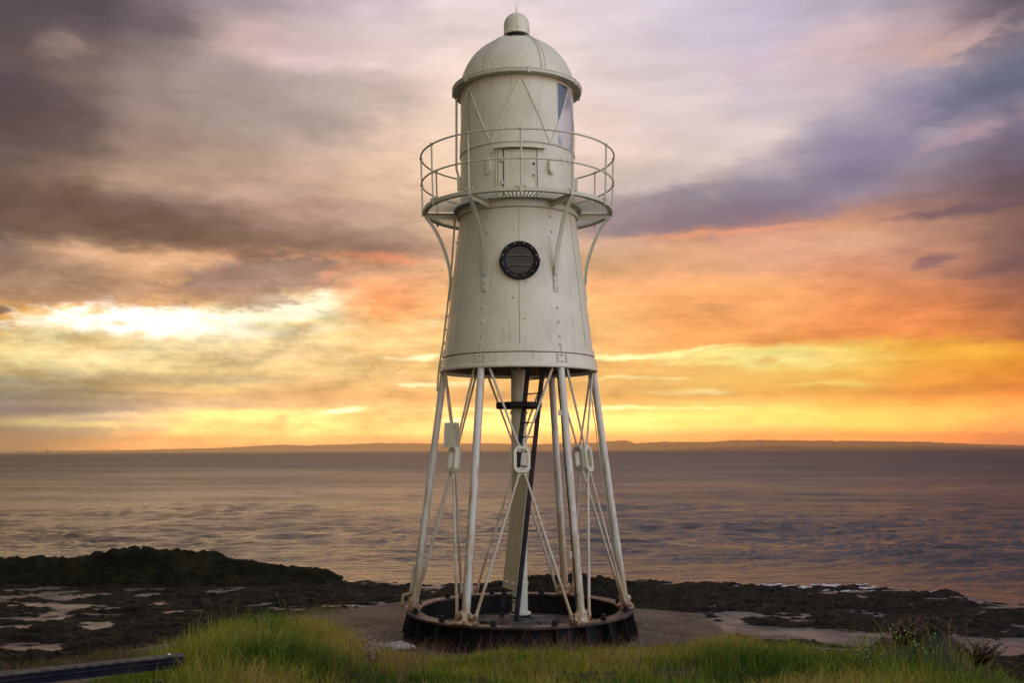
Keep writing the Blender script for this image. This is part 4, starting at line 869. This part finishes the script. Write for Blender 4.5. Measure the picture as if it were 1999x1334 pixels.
def underworks():
    RZ = Matrix.Rotation(-R(2.0), 4, 'Z')      # measured in world axes, the tower is turned 2 degrees
    def W(x, y, z): return RZ @ Vector((x, y, z))
    col = MB(); col.lathe([(.135, .30), (.135, 4.56)], 32); col.lathe([(.135, .80), (.148, .80), (.148, .84), (.135, .84)], 32); col.lathe([(.137, 3.72), (.155, 3.72), (.155, 3.78), (.137, 3.78)], 32)
    co = col.build('column', M_white, LH, auto=30)
    fl = MB(); fl.lathe([(.135, .33), (.19, .33), (.19, .30), (.13, .30)], 24, smooth=False); fl.build('column_flange', M_white, co)
    bp = MB(); bp.lathe([(.14, .30), (.19, .27), (.21, .21), (.26, .19), (.26, .15), (.1, .15)], 24, smooth=False)
    for k in range(8):
        bp.dome(P(k * 45 + 10, .225, .19), .02, (0, 0, 1), 6, .04)
    bp.build('column_base', M_black, co)
    # walk-in plate round the column that holds the ladder
    q = MB(); zc = Z(792, 17.4); n = 8
    q.lathe([(.14, zc - .055), (.41, zc - .055), (.43, zc - .03), (.43, zc + .045), (.40, zc + .055), (.14, zc + .055)], n, smooth=False, a0=22.5, a1=382.5); q.build('collar_plate', M_ladder, co)
    # ladder
    ld = bpy.data.objects.new('ladder', None); C.objects.link(ld); ld.parent = LH
    L0, L1 = W(-.31, -.30, .30), W(.178, -.25, 4.60); R0, R1 = W(-.06, -.66, .27), W(.42, -.61, 4.60)
    across = (R0 - L0).normalized(); up = (L1 - L0).normalized(); nrm = across.cross(up).normalized()
    B3 = Matrix((across, nrm, up)).transposed()
    for a, c in ((L0, L1), (R0, R1)):
        s_ = MB(); mid = (a + c) / 2; ln = (c - a).length; s_.box(mid, (.026, .085, ln), B3); st = s_.build('stile', M_ladder, ld, bevel=.003)
    n = 16
    for i in range(n):
        u = .07 + i * .0575; a = L0.lerp(L1, u); c = R0.lerp(R1, u); q = MB(); q.tube([a, c], .011, 8); q.build('rung', M_ladder, ld)
    # board over the lower rungs
    u0, u1 = .113, .558; a0 = L0.lerp(L1, u0); a1 = L0.lerp(L1, u1); b0 = R0.lerp(R1, u0); b1 = R0.lerp(R1, u1)
    sgn = -1 if nrm.y > 0 else 1; off = nrm * sgn * .052
    bd = MB(); cen = (a0 + a1 + b0 + b1) / 4 + off; bd.box(cen, ((b0 - a0).length - .035, .012, (a1 - a0).length), B3)
    bo = bd.build('board', M_board, ld, bevel=.002)
    for t_ in (.30, .70):
        q = MB(); c = a0.lerp(b0, t_) + up * .11 + off * 1.2; q.dome(c, .035, nrm * sgn, 8, .02); q.dome(c + nrm * sgn * .015, .015, nrm * sgn, 6, .02); q.build('bolt', M_rivet, bo)
    for u in (.03, .085):
        q = MB(); a = L0.lerp(L1, u); c = R0.lerp(R1, u); q.box((a + c) / 2, ((c - a).length, .012, .03), B3); q.build('cross_bar', M_ladder, ld)
    # plate over the left turnbuckle
    zb = Z(873, 16.9); zt_ = Z(826, 16.9); c = P(-61, 1.33, (zb + zt_) / 2)
    M = frame(-22, 0, 0); M.translation = c
    q = MB(); q.prism([(-.135, -.21), (.118, -.21), (.14, .21), (-.115, .21)], M, .05); bo = q.build('cover_plate', M_white, LH, bevel=.004)
    for x, z in ((.06, .14), (.09, .11), (-.06, -.13), (-.08, -.17)):
        s_ = MB(); s_.dome(M @ Vector((x, .025, z)), .009, M.to_3x3() @ Vector((0, 1, 0)), 6); s_.build('screw', M_black, bo)
    # down pipe on the left
    pipe = [(-1.10, .0, 9.46), (-1.10, .0, 8.15), (-1.06, .0, 8.0), (-1.06, .0, 7.9)]
    q = MB(); q.tube([W(*p) for p in pipe], .02, 8); q.build('drain_pipe', M_white, LH)
    pipe = [(-1.13, .12, 7.30), (-1.205, .12, 6.18), (-1.345, .1, 4.95), (-1.40, .05, 4.62), (-1.425, .0, 4.30), (-1.43, -.02, 4.15), (-1.40, -.01, 4.12)]
    q = MB(); q.tube([W(*p) for p in pipe], .017, 8); q.build('drain_pipe', M_white, LH)
    # cables clipped to the legs
    for ph, dx, sw in ((90, -.085, .05), (30, -.07, .02)):
        q = MB(); a = P(ph, RB, .5); c = P(ph, RT, 4.4); M = frame(ph, 0, 0).to_3x3(); tn = M @ Vector((1, 0, 0)) if ph != 90 else M @ Vector((0, -1, 0)); n = 24
        q.tube([a.lerp(c, i / n) + tn * (abs(dx) + (random.random() - .5) * .012) * (1 if ph == 90 else -1) for i in range(n + 1)], .010, 6)
        for i in range(2, n, 4):
            p_ = a.lerp(c, i / n) + tn * (abs(dx) - .01) * (1 if ph == 90 else -1); q.box(p_, (.035, .04, .02))
        q.build('cable', M_rivet if ph == 90 else M_black, LH)
    for dz, nm in ((3.7, 1), (1.45, 1)):
        q = MB(); u = (dz - ZB) / (ZT - ZB); p_ = P(30, RB, ZB).lerp(P(30, RT, ZT), u); bx(q, frame(30, 0, 0) @ Matrix.Translation((0, 0, 0)), (0, 0, 0), (0.001, 0.001, 0.001)) if False else None
        q.box(p_ + W(-.075, -.02, 0), (.06, .06, .09)); q.build('cable_clip', M_rivet, LH)
    # bent white pipe outside the ring
    pts = [(812, 1105), (807, 1110), (805, 1120), (804.6, 1136), (802, 1154), (799, 1160), (793, 1161), (788, 1162.5), (786, 1168), (784.7, 1186)]
    q = MB(); ps = []
    for px, py in pts:
        d = pdir(px, py); s_ = 17.75 / d.y; ps.append(RZ @ Vector((d.x * s_, -D + 17.75, EYE + d.z * s_)))
    q.tube(ps, .026, 8); o = q.build('overflow_pipe', M_leg, LH)
    q = MB(); q.tube([ps[0], ps[0] + Vector((.12, -.1, .0))], .022, 8); q.build('pipe_clip', M_rivet, o)
underworks()

# blocks under ladder and column
def block(name, outline, z0, z1, seed, label, cat, mat):
    cx = sum(p[0] for p in outline) / len(outline); cy = sum(p[1] for p in outline) / len(outline); r_ = random.Random(seed)
    n = len(outline) * 5; pts = []
    for i in range(n):
        a = i / 5; k = int(a); f_ = a - k; p0 = outline[k]; p1 = outline[(k + 1) % len(outline)]
        pts.append((p0[0] + (p1[0] - p0[0]) * f_ - cx + r_.uniform(-.02, .02), p0[1] + (p1[1] - p0[1]) * f_ - cy + r_.uniform(-.02, .02)))
    mb = MB(); rings = [(1.03, 0), (1.02, .55), (.985, .85), (.93, 1.0), (.6, 1.03), (.25, 1.0)]; vs = []
    for s_, h in rings:
        for p in pts: vs.append((p[0] * s_, p[1] * s_, (z1 - z0) * h + (r_.uniform(-.012, .012) if h > 0 else 0)))
    fs = []
    for j in range(len(rings) - 1):
        for i in range(n): fs.append((j * n + i, j * n + (i + 1) % n, (j + 1) * n + (i + 1) % n, (j + 1) * n + i))
    fs.append(tuple((len(rings) - 1) * n + i for i in range(n))); fs.append(tuple(range(n))[::-1])
    mb.add(vs, fs, True); o = mb.build(name, mat, auto=50); o.location = (cx, cy, z0); tag(o, label, cat); return o
block('concrete_block', [(-.70, -.62), (-.58, -.1), (-.12, -.02), (.10, -.30), (.30, -.72), (.10, -.95), (-.40, -.88)], .0, .29, 2, 'low black painted concrete block under the feet of the ladder', 'concrete block', M_block)
block('concrete_block', [(-.1, .16), (-.12, .42), (.35, .5), (.66, .35), (.60, -.15), (.36, -.30), (.17, -.12), (.12, .1)], .0, .20, 5, 'chipped dark blue concrete block under the central white column', 'concrete block', M_block)

# pale slab lying on the pad
sx_, sy_ = gp(768, 1263, .03)
m, t, b = newmat('pale_stone'); co = objco(t)
t.put(b.inputs['Base Color'], t.mix(t.rng(t.noise(co, 9, 6, .7), .35, .65), (.30, .27, .25), (.55, .50, .47))); b.inputs['Roughness'].default_value = .8; bump(t, b, t.noise(co, 30, 4), .02, .6)
block('stone_slab', [(sx_ - .36, sy_ - .05), (sx_ - .05, sy_ + .30), (sx_ + .12, sy_ + .28), (sx_ + .36, sy_ + .0), (sx_ + .05, sy_ - .12), (sx_ - .2, sy_ - .16)], -.03, .055, 9, 'flat pale grey stone slab lying on the ground left of the ring', 'stone slab', m)

# dark steel beam at the lower left
def beam():
    a = Vector((-6.6, 0, 0)); 
    def at(px, py, d_):
        v = pdir(px, py); s_ = d_ / v.y; return Vector((v.x * s_, -D + d_, EYE + v.z * s_))
    p1 = at(357, 1279, 9.0); p0 = at(0, 1318, 8.2); dv = (p1 - p0); p0 = p0 - dv * .8
    e = empty('barrier_rail', (p1 + p0) / 2, 'dark navy steel rail with a weathered top edge, in the grass at lower left', 'rail')
    c = (p1 + p0) / 2; ln = (p1 - p0).length; X = (p1 - p0).normalized(); Y = Vector((0, 0, 1)).cross(X).normalized(); Zv = X.cross(Y)
    B3 = Matrix((X, Y, Zv)).transposed()
    m1 = blackpaint('navy_paint', (.006, .008, .018), .1, .5)
    m2, t, b = newmat('weathered_edge'); co = objco(t); t.put(b.inputs['Base Color'], t.mix(t.rng(t.noise(co, 12, 6, .7), .4, .62), (.03, .027, .024), (.12, .10, .085))); b.inputs['Roughness'].default_value = .8; bump(t, b, t.noise(co, 40), .01)
    mb = MB(); mb.box(B3 @ Vector((0, .0, -.045)), (ln, .03, .07), B3); mb.box(B3 @ Vector((0, -.03, -.088)), (ln, .08, .015), B3); mb.tube([B3 @ Vector((-ln / 2, -.02, -.05)), B3 @ Vector((ln / 2, -.02, -.05))], .014, 12); mb.build('web', m1, e)
    mb = MB(); mb.box((0, 0, 0), (ln, .11, .018), B3); tp = mb.build('top_edge', m2, e, bevel=.004)
    mb = MB(); mb.dome(B3 @ Vector((ln / 2 - .12, 0, .011)), .016, Zv, 6); mb.dome(B3 @ Vector((ln / 2 - 1.9, 0, .011)), .016, Zv, 6); mb.build('bolt', M_rivet, e)
    for u in (.42, -.2):
        mb = MB(); mb.box(B3 @ Vector((ln * u, -.02, -.20)) + Vector((0, 0, -.32)), (.07, .07, .66)); mb.build('post', m1, e)
beam()

# ------------------------------------------------------------------ grass
def blades(name, pos, length, width, lean, hue, mat, bend=.5):
    n = len(pos); a = rng.random(n) * 2 * np.pi
    face = np.stack([np.cos(a), np.sin(a), 0 * a], -1); ld = rng.random(n) * 2 * np.pi
    ldv = np.stack([np.cos(ld), np.sin(ld), 0 * ld], -1) * lean[:, None] + np.array([.25, .05, 0]) * lean[:, None]
    co = np.zeros((n, 7, 3), np.float32)
    for j, (u, w) in enumerate(((0, 1.), (.4, .85), (.75, .55))):
        c = pos + np.stack([0 * a, 0 * a, length * u * (1 - .25 * lean * u)], -1) + ldv * (length * u ** 1.9)[:, None]
        co[:, 2 * j] = c - face * (width * w / 2)[:, None]; co[:, 2 * j + 1] = c + face * (width * w / 2)[:, None]
    co[:, 6] = pos + np.stack([0 * a, 0 * a, length * (1 - .45 * lean)], -1) + ldv * length[:, None]
    base = (np.arange(n) * 7)[:, None]
    q = np.concatenate([base + np.array([0, 1, 3, 2]), base + np.array([2, 3, 5, 4])], 1).reshape(-1, 4)
    tr = (base + np.array([4, 5, 6])).reshape(-1, 3)
    me = bpy.data.meshes.new(name); me.vertices.add(n * 7); me.vertices.foreach_set('co', co.ravel())
    loops = np.concatenate([q.ravel(), tr.ravel()]).astype(np.int32); me.loops.add(len(loops)); me.loops.foreach_set('vertex_index', loops)
    st = np.concatenate([np.arange(len(q)) * 4, len(q) * 4 + np.arange(len(tr)) * 3]).astype(np.int32)
    me.polygons.add(len(st)); me.polygons.foreach_set('loop_start', st); me.update(calc_edges=True)
    at = me.attributes.new('hue', 'FLOAT', 'POINT'); at.data.foreach_set('value', np.repeat(hue, 7).astype(np.float32))
    me.materials.append(mat); o = bpy.data.objects.new(name, me); C.objects.link(o); return o
def grassmat(name, stops):
    m = bpy.data.materials.new(name); m.use_nodes = True; t = NT(m.node_tree); t.n.clear()
    at = t.n.new('ShaderNodeAttribute'); at.attribute_name = 'hue'; c = t.ramp(at.outputs['Fac'], stops)
    d = t.n.new('ShaderNodeBsdfDiffuse'); t.put(d.inputs[0], c); tr = t.n.new('ShaderNodeBsdfTranslucent'); t.put(tr.inputs[0], c)
    g = t.n.new('ShaderNodeBsdfGlossy'); g.inputs['Roughness'].default_value = .45; g.inputs[0].default_value = (.7, .7, .6, 1)
    mx = t.n.new('ShaderNodeMixShader'); mx.inputs[0].default_value = .35; t.l.new(d.outputs[0], mx.inputs[1]); t.l.new(tr.outputs[0], mx.inputs[2])
    m2 = t.n.new('ShaderNodeMixShader'); m2.inputs[0].default_value = .03; t.l.new(mx.outputs[0], m2.inputs[1]); t.l.new(g.outputs[0], m2.inputs[2])
    o = t.n.new('ShaderNodeOutputMaterial'); t.l.new(m2.outputs[0], o.inputs[0]); return m
M_grass = grassmat('grass_blades', [(0, (.035, .10, .003)), (.3, (.14, .215, .006)), (.5, (.26, .28, .016)), (.66, (.32, .28, .025)), (.82, (.46, .33, .09)), (1, (.26, .13, .04))])
def grass():
    N = 330000
    d_ = 5.5 + 12.5 * rng.random(N) ** .75; u = rng.random(N) * 2 - 1; x = u * (d_ * .56 + .5); y = -D + d_
    z, bank, drop = ground_z(x, y)
    yb = BANK(x) + (fbm(x * 1.5 + 5, y * 0 + 3, 21) - .5) * .5
    inn = yb - y
    tuft = fbm(x * 1.4 + 11, y * 1.4 + 4, 301); t2 = fbm(x * 5 + 1, y * 5 + 2, 330, 3)
    edge = inn + (t2 - .5) * .9 + (tuft - .5) * .9
    dens = sstep(edge, -.15, .5) * (.35 + .65 * sstep(t2, .3, .55))
    mound = np.exp(-((((x - 4.45) / 1.0) ** 2 + ((y + 6.3) / 1.0) ** 2)) ** 2)
    dens = dens * (1 - mound)
    # beyond the rail the bank is bare
    dens = dens * (.35 + .65 * sstep(fbm(x * 2.3 + 70, y * 2.3 + 8, 377, 3), .34, .5))
    k = (rng.random(N) < dens) & (drop < .05)
    left = sstep(-x, 1.2, 2.6)
    k &= ~((x < -3.05) & (y < -8.1 + (x + 3.05) * -.0) & (y > -9.6) & (rng.random(N) < .75))
    x, y, z, tuft, t2, left, inn = (q[k] for q in (x, y, z, tuft, t2, left, inn)); n = len(x)
    L = (.12 + .10 * tuft + .20 * left + .12 * sstep(x, 1.6, 2.6) * sstep(-y, 3., 5.)) * (.55 + .75 * rng.random(n)) * (.65 + .8 * t2)
    px = 1012 + F * x / (y + D); L *= (.55 + .45 * sstep(inn, 0, 1)) * (.45 + .55 * sstep(px, 150, 420)) * (1 - .25 * np.exp(-((px - 1050) / 260) ** 2))
    hue = np.clip(.3 + (fbm(x * .9, y * .9, 401) - .5) * 1.9 + (fbm(x * 4, y * 4, 402, 2) - .5) * .6 + (rng.random(n) - .5) * .35 + .08 * (1 - left), 0, .8)
    dry = rng.random(n) < (.04 + .16 * sstep(fbm(x * 1.1 + 50, y * 1.1, 415), .5, .7)); hue = np.where(dry, .82 + .18 * rng.random(n), hue)
    lean = .2 + .95 * rng.random(n) ** 1.2 * (1.15 - .45 * left)
    d = y + D
    W = (.0035 + .0035 * rng.random(n)) * (.8 + d * .035); wide = rng.random(n) < .06; W = np.where(wide, W * 2.1, W); L = np.where(wide, L * .75, L)
    tall = rng.random(n) < .012; L = np.where(tall, L * 1.45, L)
    o = blades('grass', np.stack([x, y, z - .01], -1), L, W, lean, hue, M_grass); tag(o, 'long green grass with dry blades covering the bank in front', 'grass', kind='stuff')
    print('grass', n)
    # dry stalks with seed heads: reddish before the ring, pale on the left
    N = 5200; x = np.concatenate([rng.normal(.55, .6, 1700) * 1.0, rng.uniform(-6.5, -1.0, 1900), rng.uniform(-4, 6.5, 1600)])
    y = np.concatenate([BANK(x[:1700]) - np.abs(rng.normal(.1, .3, 1700)) + .1, BANK(x[1700:3600]) - 7 * rng.random(1900) ** 1.3, BANK(x[3600:]) - 6 * rng.random(1600)])
    ok = (y > -D + 6); x = x[ok]; y = y[ok]; z, _, dr = ground_z(x, y); n = len(x)
    L = .22 + .25 * rng.random(n); L[:1700] *= .6; hue = rng.random(n)
    o = blades('seed_stalks', np.stack([x, y, z], -1), L, np.full(n, .006), .2 + .5 * rng.random(n), hue, grassmat('stalks', [(0, (.30, .20, .09)), (.5, (.20, .10, .05)), (1, (.12, .05, .03))]))
    tag(o, 'thin dry brown grass stalks rising among the green grass', 'dry grass', kind='stuff')
    # turf clinging to the pad edge on the left and weeds behind the ring
    P_ = []
    for px, py, rx, ry, k_ in ((150, 1290, .5, .25, 900), (250, 1283, .5, .2, 800), (380, 1250, .4, .2, 500), (560, 1200, .5, .2, 500), (620, 1190, .3, .15, 300), (880, 1162, .35, .12, 700), (100, 1300, .6, .2, 700)):
        cx, cy = gp(px, py, 0); P_.append(np.stack([rng.normal(cx, rx, k_), rng.normal(cy, ry, k_)], -1))
    P_ = np.concatenate(P_); x, y = P_[:, 0], P_[:, 1]; k = np.hypot(x, y) > 2.05; x = x[k]; y = y[k]; z, _, dr = ground_z(x, y); n = len(x)
    z = z + 0
    o = blades('edge_grass', np.stack([x, y, z], -1), .06 + .13 * rng.random(n), np.full(n, .007), .3 + .6 * rng.random(n), .4 + .6 * rng.random(n), grassmat('edge_grass', [(0, (.05, .08, .015)), (.6, (.13, .12, .03)), (1, (.2, .12, .05))]))
    tag(o, 'sparse dry turf along the broken edge of the rock', 'grass', kind='stuff')
grass()

# ------------------------------------------------------------------ grit on the pad
def grit():
    r_ = random.Random(17); mb = MB(); n = 0
    while n < 900:
        if r_.random() < .5: a = r_.uniform(0, 6.28); q = 2.05 + abs(r_.gauss(0, .35)); x, y = q * math.cos(a), q * math.sin(a)
        elif r_.random() < .4: a = r_.uniform(0, 6.28); q = 1.7 * math.sqrt(r_.random()); x, y = q * math.cos(a), q * math.sin(a)
        else: x, y = r_.uniform(-5, 4.2), r_.uniform(-3, 2.6)
        z = gz(x, y) if math.hypot(x, y) > 1.8 else .035
        if z < -.2 or z > .6: continue
        s_ = r_.choice((.008, .012, .016, .022, .035)) * r_.uniform(.7, 1.2); mb.dome((x, y, z - s_ * .2), s_, (r_.uniform(-.3, .3), r_.uniform(-.3, .3), 1), 5, s_ * .8); n += 1
    m, t, b = newmat('grit'); t.put(b.inputs['Base Color'], t.ramp(t.noise(objco(t), 7, 3, .7), [(.3, (.04, .03, .02)), (.5, (.16, .12, .09)), (.7, (.38, .33, .27))])); b.inputs['Roughness'].default_value = .85
    tag(mb.build('gravel', m, auto=30), 'loose grit and small stones scattered over the brown concrete', 'gravel', kind='stuff')

# ------------------------------------------------------------------ plants
def plant(name, loc, h, n, spread, leaf, mat, label, cat, group=None, flowers=None, seed=1, leafsize=.05):
    r_ = random.Random(seed); st = MB(); lf = MB(); FL = []
    for i in range(n):
        a = r_.uniform(0, 6.28); lean = r_.uniform(0, spread); hh = h * r_.uniform(.6, 1.05); b0 = Vector((math.cos(a) * lean * .25, math.sin(a) * lean * .25, 0))
        pts = [b0 + Vector((math.cos(a) * lean * u ** 1.5, math.sin(a) * lean * u ** 1.5, hh * u)) for u in (0, .35, .7, 1)]
        st.tube(pts, [.005, .004, .003, .002], 5)
        for j in range(leaf):
            u = r_.uniform(.05, .95); k = min(int(u * 3), 2); p = pts[k].lerp(pts[k + 1], u * 3 - k); b_ = r_.uniform(0, 6.28); s_ = leafsize * r_.uniform(.6, 1.3) * (1.1 - .5 * u)
            d = Vector((math.cos(b_), math.sin(b_), r_.uniform(-.1, .7))).normalized(); w = d.cross(Vector((0, 0, 1))).normalized() * s_ * .32
            lf.add([p, p + d * s_ * .5 + w, p + d * s_, p + d * s_ * .5 - w + Vector((0, 0, .004))], [(0, 1, 2, 3)])
        if flowers:
            for j in range(flowers[1]):
                p = pts[3] + Vector((r_.gauss(0, 1), r_.gauss(0, 1), r_.gauss(-.3, 1))) * flowers[2]; FL.append(MB()); FL[-1].dome(p, flowers[3] * r_.uniform(.7, 1.2), (r_.uniform(-.5, .5), r_.uniform(-.8, 0), 1), 6)
    e = empty(name, loc, label, cat, group); st.build('stems', mat, e); lf.build('leaves', mat, e)
    for q in FL: q.build('flower', flowers[0], e)
    return e
def flat(name, c1, c2, rough=.7):
    m, t, b = newmat(name); t.put(b.inputs['Base Color'], t.mix(t.rng(t.noise(objco(t), 12, 3), .35, .65), c1, c2)); b.inputs['Roughness'].default_value = rough; return m
M_weed = flat('weed_leaf', (.03, .075, .014), (.06, .12, .02)); M_yel = flat('yellow_petal', (.22, .27, .03), (.34, .34, .05)); M_wilt = flat('wilted', (.2, .12, .06), (.3, .2, .13)); M_brown = flat('brown_weed', (.05, .03, .016), (.10, .055, .025))
def gz(x, y):
    return float(ground_z(np.array([x]), np.array([y]))[0][0])
grit()
for i, (px, d_, h, lab) in enumerate(((1705, 10.2, .42, 'yellow flowering weed at the lower right, leftmost of four'), (1745, 9.9, .5, 'yellow flowering weed at the foot of the earth mound, second of four'), (1790, 10.0, .62, 'tallest yellow flowering weed in front of the earth mound'), (1690, 9.2, .36, 'small yellow flowering weed at the bottom edge, lowest of four'))):
    v = pdir(px, 1300); s_ = d_ / v.y; x = v.x * s_; y = -D + d_
    plant('flowering_weed', (x, y, gz(x, y)), h, 9, .17, 22, M_weed, lab, 'flowering plant', 'yellow flowering weeds at lower right', (M_yel, 2, .025, .0095), 40 + i)
for i, (px, py, h, lab) in enumerate(((840, 1245, .36, 'taller leafy green weed against the left front of the black ring'), (872, 1250, .26, 'leafy green weed low against the ring, between two others'), (915, 1256, .22, 'smaller leafy green weed at the front of the black ring'), (955, 1262, .2, 'low green weed at the foot of the ring nearest the grass'))):
    x, y = gp(px, py, 0.0)
    plant('leafy_weed', (x, y, gz(x, y)), h, 24, .2, 22, M_weed, lab, 'weed', 'weeds growing against the ring', None, 60 + i, .055)
x, y = gp(740, 1302, .55); x, y = -1.55, -6.7
plant('wilted_flower', (x, y, gz(x, y)), .32, 7, .12, 5, M_brown, 'clump of wilted beige flower heads in the grass below the slab', 'wilted plant', None, (M_wilt, 9, .03, .018), 81, .04)
for i, (dx, dy, h, lab) in enumerate(((-.35, -.2, .22, 'brown withered weed on the left side of the earth mound'), (.1, -.1, .26, 'brown withered weed on top of the earth mound'), (.42, -.3, .24, 'brown withered weed on the right side of the earth mound'))):
    x, y = 4.45 + dx, -6.3 + dy
    plant('withered_weed', (x, y, gz(x, y) - .02), h, 34, .26, 26, M_brown, lab, 'weed', 'withered weeds on the earth mound', None, 90 + i, .06)

# ------------------------------------------------------------------ haze
def haze():
    mb = MB(); mb.box((0, 8500, 123), (40000, 19000, 254)); m = bpy.data.materials.new('haze'); m.use_nodes = True; t = NT(m.node_tree); t.n.clear()
    v = t.n.new('ShaderNodeVolumePrincipled'); v.inputs['Density'].default_value = 1.15e-4; v.inputs['Color'].default_value = (1, .82, .6, 1); v.inputs['Anisotropy'].default_value = .85
    o = t.n.new('ShaderNodeOutputMaterial'); t.l.new(v.outputs[0], o.inputs['Volume']); ob = mb.build('haze', m); tag(ob, 'thin warm haze over the sea', 'haze', kind='stuff')
USE_HAZE = True
if USE_HAZE: haze()
